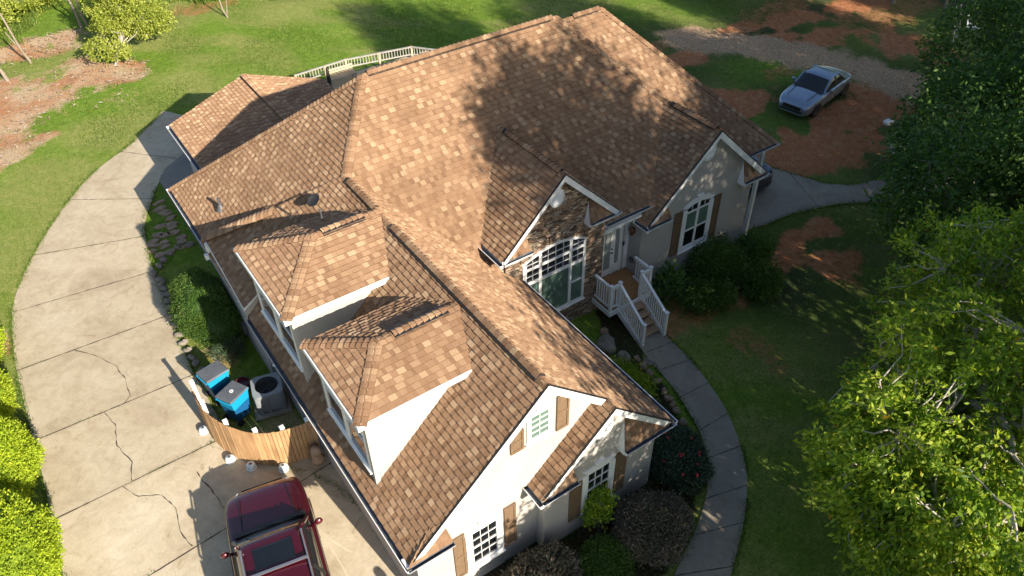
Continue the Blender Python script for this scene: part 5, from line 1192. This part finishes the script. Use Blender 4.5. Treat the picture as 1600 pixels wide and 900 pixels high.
tB = moved(tA, 8.6, 0, 1.22, 1.2, 'tallest tree in the southern row, shading the back lawn')
tC = moved(tA, 16.5, .5, 1.12, 2.6, 'tall tree in the southern row, opposite the side wing')
moved(tA, 5.2, .3, .82, 3.3, 'medium tree between the two tallest of the southern row')
tD = moved(tA, 25, 1.5, 1.05, .6, 'tall tree in the southern row, opposite the silver saloon')
tE = moved(tA, 33, 3.5, 1.0, 4.0, 'easternmost tall tree of the southern row')
lo = tree('broadleaf_tree', (14.8, -9.8, G_(14.8, -9)), [(14.8, -9.8, 4.8, 3.8, 3.0, 3.8), (11.5, -10.2, 4.6, 2.2, 1.8, 2.4)], 520, 26, .3, .26, .14, M_LEAFD, M_BARK, 'low spreading tree beside the big foreground tree', seed=41, nbr=12, twigs=20)
for i, (dx, dy, s, rz) in enumerate(((6, .0, 1.1, 1), (12.5, 1.0, 1.2, 2), (19.5, 2.5, 1.25, 3), (26.5, 4.5, 1.25, 4.4))):
    moved(lo, dx, dy, s, rz, ['second low tree of the row along the southern edge', 'third low tree of the row along the southern edge', 'fourth low tree of the row along the southern edge', 'last low tree of the row along the southern edge'][i])
tree('broadleaf_tree', (2.6, -10.5, 0), [(2.9, -10.6, 4.7, 2.1, 1.9, 3.6), (1.3, -10.6, 3.5, 1.8, 1.7, 3.0)], 1000, 24, .25, .2, .11, M_LEAF, M_BARK, 'small tree south of the garage gable, casting dappled shade on it', seed=43, nbr=10, twigs=20, trunk_r=.12)
# top-left garden tree, thicket and bare poles
rY = np.random.default_rng(5); yb = [(-.7, 34.4, 2.0, 1.2, 1.0, 1.2), (.2, 34.3, 1.7, 1.0, 1.0, 1.0), (-.4, 35.4, 2.8, 1.1, 1.0, 1.0)]; yl = []
for k in range(24):
    b = yb[k % 3]; v = rY.normal(0, 1, 3); v[2] = v[2]*.6 + .1; v /= np.linalg.norm(v); r = rY.uniform(.3, .6); yl.append((b[0]+v[0]*b[3]*1.15, b[1]+v[1]*b[4]*1.15, max(.4, b[2]+v[2]*b[5]*1.1), r, r, r*.7))
tree('young_tree', (-1.75, 33.7, 0), yb + yl + [(-2.2, 33.5, 1.0, .7, .5, .5), (-1.4, 33.2, .8, .5, .4, .5)], 620, 30, .11, .13, .065, M_LEAFY, M_BARKP, 'pale yellow-green young tree standing on the red earth at the upper left', seed=51, nbr=16, twigs=110, trunk_r=.09)
M_BARKT = simple('tan_bark', (.24, .20, .15), .9, .3, 14, bmp=.5)
def pole(base, tip, r, label, fork=None, mat=None):
    mb = MB(); rr = random.Random(int(base[0]*50)); branch(mb, (0, 0, -.1), (tip[0]-base[0], tip[1]-base[1], tip[2]), r, r*.5, rr, 6, .05, 8)
    if fork: branch(mb, (0, 0, .1), fork, r*.7, r*.4, rr, 3, .05, 6)
    o = mb.build('bare_sapling', mat or M_BARKT, loc=(0, 0, 0), smooth=True); o.location = base; tag(o, label, 'sapling'); return o
pole((-5.15, 36.5, 0), (-6.0, 37.3, 4.6), .06, 'thin bare leafless sapling leaning left over the red earth', (-.5, .3, 1.6))
pole((-2.1, 39.4, 0), (-2.6, 40.0, 4.4), .075, 'weathered grey leaning trunk, left one of the close pair behind the young tree', mat=M_BARK)
pole((-1.75, 39.3, 0), (-2.1, 39.9, 4.6), .06, 'pale cut pole, right one of the close pair behind the young tree')
pole((4.9, 36.2, 0), (4.4, 37.2, 2.6), .05, 'short forked bare sapling on the back lawn', (.25, .3, .8))
pole((-6.45, 34.9, 0), (-7.3, 36.0, 3.0), .10, 'thick pale stump-like trunk at the left edge of the picture')
pole((37.4, 16.7, -.85), (37.9, 18.0, 5), .16, 'bare grey trunk at the top edge right of the gravel track')
pole((37.6, 13.6, -.85), (38.6, 15.2, 5), .10, 'slender pale trunk left of the ladder')
def grove(spots, lb):
    for i, (x, y, r, h, m, L_) in enumerate(spots):
        shrub('thicket_bush', (x, y, 0), [(x, y, h*.45, r, r*.8, h*.55)], 240, L_, L_*.5, m, lb[i], seed=60+i, per=16, spread=.12, core=.7, inner=.55)
shrub('thicket_bush', (7, -9.6, 0), [(3.7, -9.6, 2.0, 1.6, 1.2, 2.2), (5.6, -9.6, 1.8, 2.2, 1.2, 2.4), (9.0, -9.8, 1.7, 2.6, 1.2, 2.0), (12.5, -9.0, 1.8, 2.2, 1.2, 2.2)], 1100, .18, .09, M_LEAFD, 'undergrowth bush at the foot of the southern trees', seed=59, per=16, spread=.12, core=.8, inner=.55)
grove([(-6.6, 41.6, 1.9, 2.0, M_LEAFY, .16), (-9.0, 38.8, 1.7, 1.5, M_LEAF, .16), (-4.2, 44.0, 2.2, 1.8, M_LEAFY, .16), (-.6, 45.5, 2.6, 3.2, M_LEAFD, .2), (3.0, 44.5, 2.4, 2.8, M_LEAFD, .2), (-8.6, 44.6, 2.4, 2.4, M_LEAF, .18), (6.2, 46.6, 2.2, 2.0, M_LEAFD, .2), (-6.0, 48.5, 2.8, 3.0, M_LEAFD, .2)],
      ['yellow-green bush behind the leaning bare sapling', 'bright bush at the far left edge above the red earth', 'low yellow bush left of the pair of poles', 'tall dark bush behind the young tree', 'dark bush at the top edge right of the young tree', 'green bush in the top left corner', 'dark bush farthest right in the top left thicket', 'dark bush far behind the yellow bush'])
for i, (x, y, z, r) in enumerate(((34, 22.5, 2.5, 2.6), (36.5, 24, 3.5, 3))):
    tree('broadleaf_tree', (x, y, -.85), [(x, y, z, r, r, r)], 330, 26, .3, .26, .14, M_LEAFD, M_BARK, ['dark tree at the top edge above the gravel track', 'dark tree behind the gravel track, farther back'][i], seed=70+i, nbr=10, twigs=10)
# golden conifers along the drive
gl = ['golden conifer at the far end of the row, smallest in view', 'golden conifer just before the smallest one at the far end of the drive row', 'third golden conifer from the far end of the drive row', 'fourth golden conifer from the far end, broad, jutting over the drive edge', 'large round golden conifer nearest the camera but one', 'golden conifer cut by the bottom edge of the picture']
for i, (x, y, r, h) in enumerate(((-10.35, 17.0, .75, 1.7), (-10.45, 14.8, .95, 2.1), (-10.6, 11.9, 1.05, 2.4), (-10.55, 9.3, 1.2, 2.6), (-10.75, 6.3, 1.35, 2.8), (-11.2, 3.2, 1.4, 2.8))):
    c = shrub('golden_conifer', (x, y, 0), [(x, y, h*.42, r, r*1.1, h*.42), (x - .1, y + .1, h*.68, r*.68, r*.7, h*.34)], 2600, .075, .035, M_THUJA, gl[i], 'conifer', 'golden conifers in a row along the drive', 80+i, per=14, spread=.045, core=.86, inner=.86, stems=2)
# shrubs by the house
shrub('round_bush', (-3.9, 12.0, 0), [(-4.1, 12.4, .85, .85, 1.35, .95), (-3.95, 11.5, .65, .75, .9, .75)], 2600, .045, .028, M_BUSH, 'rounded dark green clipped bush against the garage wing wall', seed=90, per=14, core=.86, inner=.85)
shrub('spiky_plant', (-4.0, 10.6, 0), [(-4.0, 10.6, .2, .35, .4, .35)], 90, .3, .02, M_BUSHGR, 'small spiky grey-green plant below the clipped bush', 'plant', seed=91, per=10, spread=.05, core=0, droop=-1)
F3 = [('bronze_shrub', (2.3, -1.2, 0), [(2.2, -1.3, .45, 1.0, .85, .62)], 2300, .07, .03, M_BUSHBR, 'large bronze-purple shrub in front of the small front gable', 14, .84),
      ('low_shrub', (.8, -1.3, 0), [(.75, -1.35, .35, .62, .6, .5)], 1100, .05, .03, M_BUSH, 'rounded green clipped shrub between the two bronze shrubs', 14, .84),
      ('bronze_shrub', (-.7, -.9, 0), [(-.75, -.85, .4, .95, .6, .6)], 900, .11, .035, M_BUSHBR, 'spiky bronze shrub under the lower garage-gable window', 14, .6),
      ('rose_bush', (4.0, -.2, 0), [(4.15, -.1, .35, .75, 1.0, .55)], 1500, .065, .04, M_BUSHGR, 'grey-green rose bush with a few red blooms beside the curved walk', 12, .75),
      ('low_shrub', (3.9, 1.5, 0), [(4.0, 1.5, .3, .5, .7, .45)], 700, .08, .035, M_BUSH, 'dark green shrub at the right corner of the small front gable', 12, .7),
      ('low_shrub', (4.9, 2.6, 0), [(4.8, 2.6, .25, .5, .9, .42)], 600, .11, .04, M_LEAF, 'bright feathery green shrub between the wing eave and the walk', 12, .5),
      ('dark_shrub', (10.9, 5.0, -.6), [(10.9, 5.1, .0, .85, .7, 1.0), (11.5, 4.8, -.2, .6, .5, .7)], 1400, .08, .045, M_BUSH, 'tall dark shrub under the arched window of the right gable', 10, .45),
      ('dark_shrub', (12.9, 5.0, -.8), [(12.9, 5.1, -.35, .7, .5, .6)], 700, .10, .05, M_LEAFD, 'green shrub at the right corner of the house', 10, .3),
      ('dark_shrub', (12.0, 3.9, -.8), [(12.0, 3.9, -.45, .7, .6, .5)], 700, .10, .05, M_BUSH, 'leafy round shrub on the lawn in front of the corner shrub', 10, .3),
      ('low_shrub', (9.6, 4.4, -.5), [(9.6, 4.4, -.2, .65, .55, .5), (10.3, 4.1, -.3, .4, .4, .4)], 800, .09, .045, M_BUSH, 'low mixed shrub right of the porch steps', 10, .3)]
for i, (nm, base, bl, n, L_, W_, mt, lb_, per, core) in enumerate(F3): shrub(nm, base, bl, n, L_, W_, mt, lb_, seed=100+i, per=per, core=core, inner=.75 if core > .5 else .35, spread=.05 if core > .5 else .12, stems=8 if core > .5 else 26)
shrub('broadleaf_plant', (8.75, 5.1, -.4), [(8.75, 5.1, .25, .38, .35, .65)], 60, .22, .11, M_LEAFD, 'broad-leaved plant standing against the wall right of the porch', 'plant', seed=120, per=7, spread=.1, core=0)
shrub('leafy_sapling', (1.35, -.45, 0), [(1.3, -.4, 1.1, .3, .25, .4), (1.15, -.45, .75, .22, .22, .3)], 130, .10, .06, M_LEAF, 'bright green leafy sapling in front of the small gable window', 'sapling', seed=121, per=9, spread=.07, core=0)
# red blooms on the rose bush
rr = random.Random(3)
rb = D.objects['rose_bush']; mb = MB()
for i in range(16):
    a = rr.uniform(0, 6.28); q = rr.uniform(.3, .95); p = (4.15 + .75*q*math.cos(a), -.1 + 1.0*q*math.sin(a), .35 + .56*math.sqrt(1-q*q*.9) + .03); mb = MB(); mb.lathe([(0, -.03), (.028, -.01), (.036, .015), (.018, .03), (0, .025)], p, 7); mb.build('bloom', M_PETAL, rb)
# grass blades and ground cover
rng = np.random.default_rng(12)
def tufts(name, n, box, h, w, mat, keep, label, zoff=0.0):
    x = rng.uniform(box[0], box[1], n); y = rng.uniform(box[2], box[3], n); k = keep(x, y); x, y = x[k], y[k]; n = len(x)
    z = gza(x, y) + zoff; a = rng.uniform(0, 6.28, n); ln = rng.normal(0, .5, (n, 2)) * h; hh = h * rng.uniform(.5, 1.3, n); c, s = np.cos(a)*w, np.sin(a)*w
    V = np.stack([np.stack([x-c, y-s, z-.02], 1), np.stack([x+c, y+s, z-.02], 1), np.stack([x+ln[:, 0], y+ln[:, 1], z+hh], 1)], 1).reshape(-1, 3)
    u = np.clip(rng.beta(2, 2, n) + lump(x, y, 1.1, 33)*.5, 0, 1)
    o = npmesh(name, V, np.arange(n*3).reshape(n, 3), mat, uv=np.stack([u, u], 1)); tag(o, label, 'grass', kind='stuff'); return o
dlp = catmull(dl, 6); drp = catmull(dr, 6); drpoly = dlp + drp[::-1]
wkp = catmull(wl_, 6) + catmull(wr_, 6)[::-1]; alp = catmull(al, 6) + catmull(ar, 6)[::-1]
foot = [(-3.2, -.1), (3.3, -.1), (3.3, 5.9), (13.1, 5.9), (14, 8), (14, 16.6), (4.2, 16.6), (4.2, 20.8), (-3, 21.8), (-3.2, 12)]
def lawn(x, y):
    k = ~(inpoly(x, y, drpoly) | inpoly(x, y, wkp) | inpoly(x, y, alp) | inpoly(x, y, foot) | inpoly(x, y, [(-5.7, 3), (-3, 3), (-3, 6.2), (-5, 8)]))
    for p in MULCH: k &= ~inpoly(x, y, p)
    for cx, cy, rx, ry, s in CLAY: k &= ~((np.hypot((x-cx)/rx, (y-cy)/ry) < .85) & (s > .6) & (rng.random(len(x)) < .8))
    d = np.full(len(x), 99.)
    for (x0, y0), (x1, y1) in zip(tr[:-1], tr[1:]):
        L2 = (x1-x0)**2 + (y1-y0)**2; t = np.clip(((x-x0)*(x1-x0) + (y-y0)*(y1-y0)) / L2, 0, 1); d = np.minimum(d, np.hypot(x-x0-t*(x1-x0), y-y0-t*(y1-y0)))
    return k & (d > 1.3)
tufts('grass', 330000, (-13, 32, -5, 44), .055, .016, M_GRASSB, lawn, 'short lawn grass around the house')
def edge_tufts(name, lines, per_m, sp, h, mat, label):
    xs, ys = [], []
    for P_ in lines:
        for (a, b) in zip(P_[:-1], P_[1:]):
            n = max(1, int(math.hypot(b[0]-a[0], b[1]-a[1]) * per_m)); t = rng.random(n); xs.append(a[0] + (b[0]-a[0])*t + rng.normal(0, sp, n)); ys.append(a[1] + (b[1]-a[1])*t + rng.normal(0, sp, n))
    x = np.concatenate(xs); y = np.concatenate(ys); k = lump(x, y, 2.5, 17) > -.12; x, y = x[k], y[k]; n = len(x); z = gza(x, y) + .02; a = rng.uniform(0, 6.28, n); w = .016; hh = h * rng.uniform(.4, 1.4, n); ln = rng.normal(0, .6, (n, 2)) * h
    V = np.stack([np.stack([x-np.cos(a)*w, y-np.sin(a)*w, z-.03], 1), np.stack([x+np.cos(a)*w, y+np.sin(a)*w, z-.03], 1), np.stack([x+ln[:, 0], y+ln[:, 1], z+hh], 1)], 1).reshape(-1, 3); u = rng.beta(2, 2, n)
    o = npmesh(name, V, np.arange(n*3).reshape(n, 3), mat, uv=np.stack([u, u], 1)); tag(o, label, 'grass', kind='stuff')
edge_tufts('grass_fringe', [dlp, drp, catmull(wl_, 6), catmull(wr_, 6), catmull(al, 6), catmull(ar, 6)], 170, .055, .07, M_GRASSB, 'ragged grass creeping over the edges of the concrete')
edge_tufts('joint_weeds', [[(-9.55, 10.6), (-7.6, 10.55)], [(-8.0, 7.68), (-5.45, 7.7)], [(-9.7, 4.6), (-6.5, 4.9)], [(-9.5, 13.75), (-8.3, 13.7)], [(-5.55, 7.9), (-5.6, 7.5)]], 60, .02, .05, M_GRASSB, 'small weeds growing in the driveway joints')
tufts('weeds', 26000, (-12, 7, 39, 47), .30, .025, M_GRASSB, lambda x, y: (lump(x, y, .8, 3) > -.05), 'tall weeds and rough grass at the top left edge of the yard')
def bed(x, y): 
    k = np.zeros(len(x), bool)
    for p in MULCH: k |= inpoly(x, y, p)
    return k & ~inpoly(x, y, wkp) & (lump(x, y, 2.2, 8) > -.12)
tufts('ground_cover', 60000, (-5, 8.3, -2.5, 13), .10, .02, M_BUSH, bed, 'low leafy ground cover in the planting beds')
# litter lying on the bare earth
xd = rng.uniform(-11, 2, 9000); yd = rng.uniform(26, 41, 9000); cl = np.zeros(9000)
for cx, cy, rx, ry, s in CLAY: cl = np.maximum(cl, s * (np.hypot((xd-cx)/rx, (yd-cy)/ry) < 1.0))
k = rng.random(9000) < cl * .3; xd, yd = xd[k], yd[k]; n = len(xd); a = rng.uniform(0, 6.28, n); L1 = rng.uniform(.03, .16, n); W1 = rng.uniform(.012, .05, n); c, s = np.cos(a), np.sin(a); zd = np.full(n, .02)
V = np.stack([np.stack([xd-c*L1, yd-s*L1, zd], 1), np.stack([xd+s*W1, yd-c*W1, zd+.03], 1), np.stack([xd+c*L1, yd+s*L1, zd+.01], 1), np.stack([xd-s*W1, yd+c*W1, zd+.03], 1)], 1).reshape(-1, 3) + np.array([0, 0, .05])
M_LIT = leaf_mat('dry_litter', [(0, (.20, .12, .07)), (.5, (.45, .34, .23)), (1, (.66, .58, .46))], 0, .9)
u_ = rng.random(n); tag(npmesh('debris', V, np.arange(n*4).reshape(n, 4), M_LIT, uv=np.stack([u_, u_], 1)), 'dry sticks and leaf litter strewn over the bare earth', 'litter', kind='stuff')
# far right yard clutter
lad = empty('ladder', (35.6, 12.1, G_(35, 12)), 'small metal step ladder standing by the dark trees at the top right', 'ladder')
for s in (-.25, .25):
    mb = MB(); mb.obox((35.6 + s, 11.6, -.85), (35.6 + s*.8, 12.1, .9), .05, .05); mb.build('rail', M_ALLOY, lad)
for k in range(5):
    t = (k+.7)/5.4; mb = MB(); mb.obox((35.36, 11.6 + .5*t, -.85 + 1.75*t), (35.84, 11.6 + .5*t, -.85 + 1.75*t), .06, .03); mb.build('rung', M_ALLOY, lad)
ch = empty('lawn_chair', (36.9, 11.6, -.85), 'white plastic lawn chair beside the step ladder', 'chair')
mb = MB(); mb.box((36.6, 11.3, -.45), (37.1, 11.8, -.41)); mb.build('seat', M_WHITE, ch, bevel=.02)
mb = MB(); mb.prism([(36.6, 11.8, -.43), (37.1, 11.8, -.43), (37.05, 12.0, .15), (36.65, 12.0, .15)], (0, -.035, 0)); mb.build('backrest', M_WHITE, ch, bevel=.02)
for s in (36.62, 37.08):
    for y in (11.33, 11.78): mb = MB(); mb.obox((s, y, -.85), (s, y, -.43), .04, .04); mb.build('leg', M_WHITE, ch)
mb = MB(); mb.box((-.25, -.2, 0), (.25, .2, .32)); mb.add([(-.28, -.23, .32), (.28, -.23, .32), (.28, .23, .32), (-.28, .23, .32), (-.2, -.18, .4), (.2, -.18, .4), (.2, .18, .4), (-.2, .18, .4)], [(0, 1, 5, 4), (1, 2, 6, 5), (2, 3, 7, 6), (3, 0, 4, 7), (4, 5, 6, 7)])
o = mb.build('utility_box', M_WHITE, loc=(0, 0, 0), bevel=.01); o.location = (25.3, 8.35, -.95); o.scale = (.7, .7, .7); tag(o, 'small white utility box at the edge of the red earth, below the wide green tree', 'utility box')
mb = MB(); mb.box((-.5, -.3, .15), (.5, .3, .6)); mb.lathe([(0, 0), (.15, 0), (.15, .08), (0, .08)], (-.3, 0, .08), 10); mb.prism([(-.5, -.3, .6), (.5, -.3, .6), (.4, -.1, .85), (-.4, -.1, .85)], (0, .35, 0))
o = mb.build('yard_cart', M_WHITE, loc=(0, 0, 0), bevel=.02); o.location = (23.6, 6.6, -.9); o.scale = (.8, .8, .8); tag(o, 'white yard cart half hidden under the tree at the end of the drive', 'cart')

# ------------------------------------------------------------------ person flying the camera (just outside the frame; only the shadow shows)
def person():
    t = empty('person', (0, 0, 0), 'person standing on the drive beside the garage gable, hands raised in front, holding a controller', 'person')
    J = {'pel': (0, 0, .95), 'ch': (0, 0, 1.25), 'nk': (0, .01, 1.48), 'hd': (0, .03, 1.60), 'ht': (0, .03, 1.74)}
    V = [J['pel'], J['ch'], J['nk'], J['hd'], J['ht']]; E = [(0, 1), (1, 2), (2, 3), (3, 4)]; Rr = [.15, .17, .06, .095, .07]
    for s in (-1, 1):
        b = len(V); V += [(s*.19, 0, 1.42), (s*.25, .02, 1.14), (s*.12, .27, 1.18), (s*.09, .34, 1.20)]; E += [(1, b), (b, b+1), (b+1, b+2), (b+2, b+3)]; Rr += [.065, .048, .036, .03]
        b = len(V); V += [(s*.1, 0, .88), (s*.12, .03, .48), (s*.13, 0, .08), (s*.14, .16, .05)]; E += [(0, b), (b, b+1), (b+1, b+2), (b+2, b+3)]; Rr += [.095, .065, .045, .04]
    me = D.meshes.new('body'); me.from_pydata(V, E, []); o = D.objects.new('body', me); COL.objects.link(o); o.parent = t
    me.materials.append(simple('blue_grey_clothes', (.10, .13, .2), .8))
    sk = o.modifiers.new('skin', 'SKIN'); 
    for i, r in enumerate(Rr): me.skin_vertices[0].data[i].radius = (r, r)
    me.skin_vertices[0].data[0].use_root = True
    sb = o.modifiers.new('sub', 'SUBSURF'); sb.levels = 2; sb.render_levels = 2
    mb = MB(); mb.lathe([(0, 1.75), (.09, 1.70), (.11, 1.62), (.10, 1.58)], (0, -.0, .015), 14, sy=1.1); mb.build('hair', simple('dark_hair', (.04, .025, .02), .7), t, smooth=True)
    mb = MB(); mb.box((-.09, .33, 1.19), (.09, .43, 1.22)); mb.build('controller', M_BLACK, t, bevel=.01)
    t.location = (-3.2, -1.75, .03); t.rotation_euler = (0, 0, R(-20))
    return t
def fix_skin():
    pass
person()
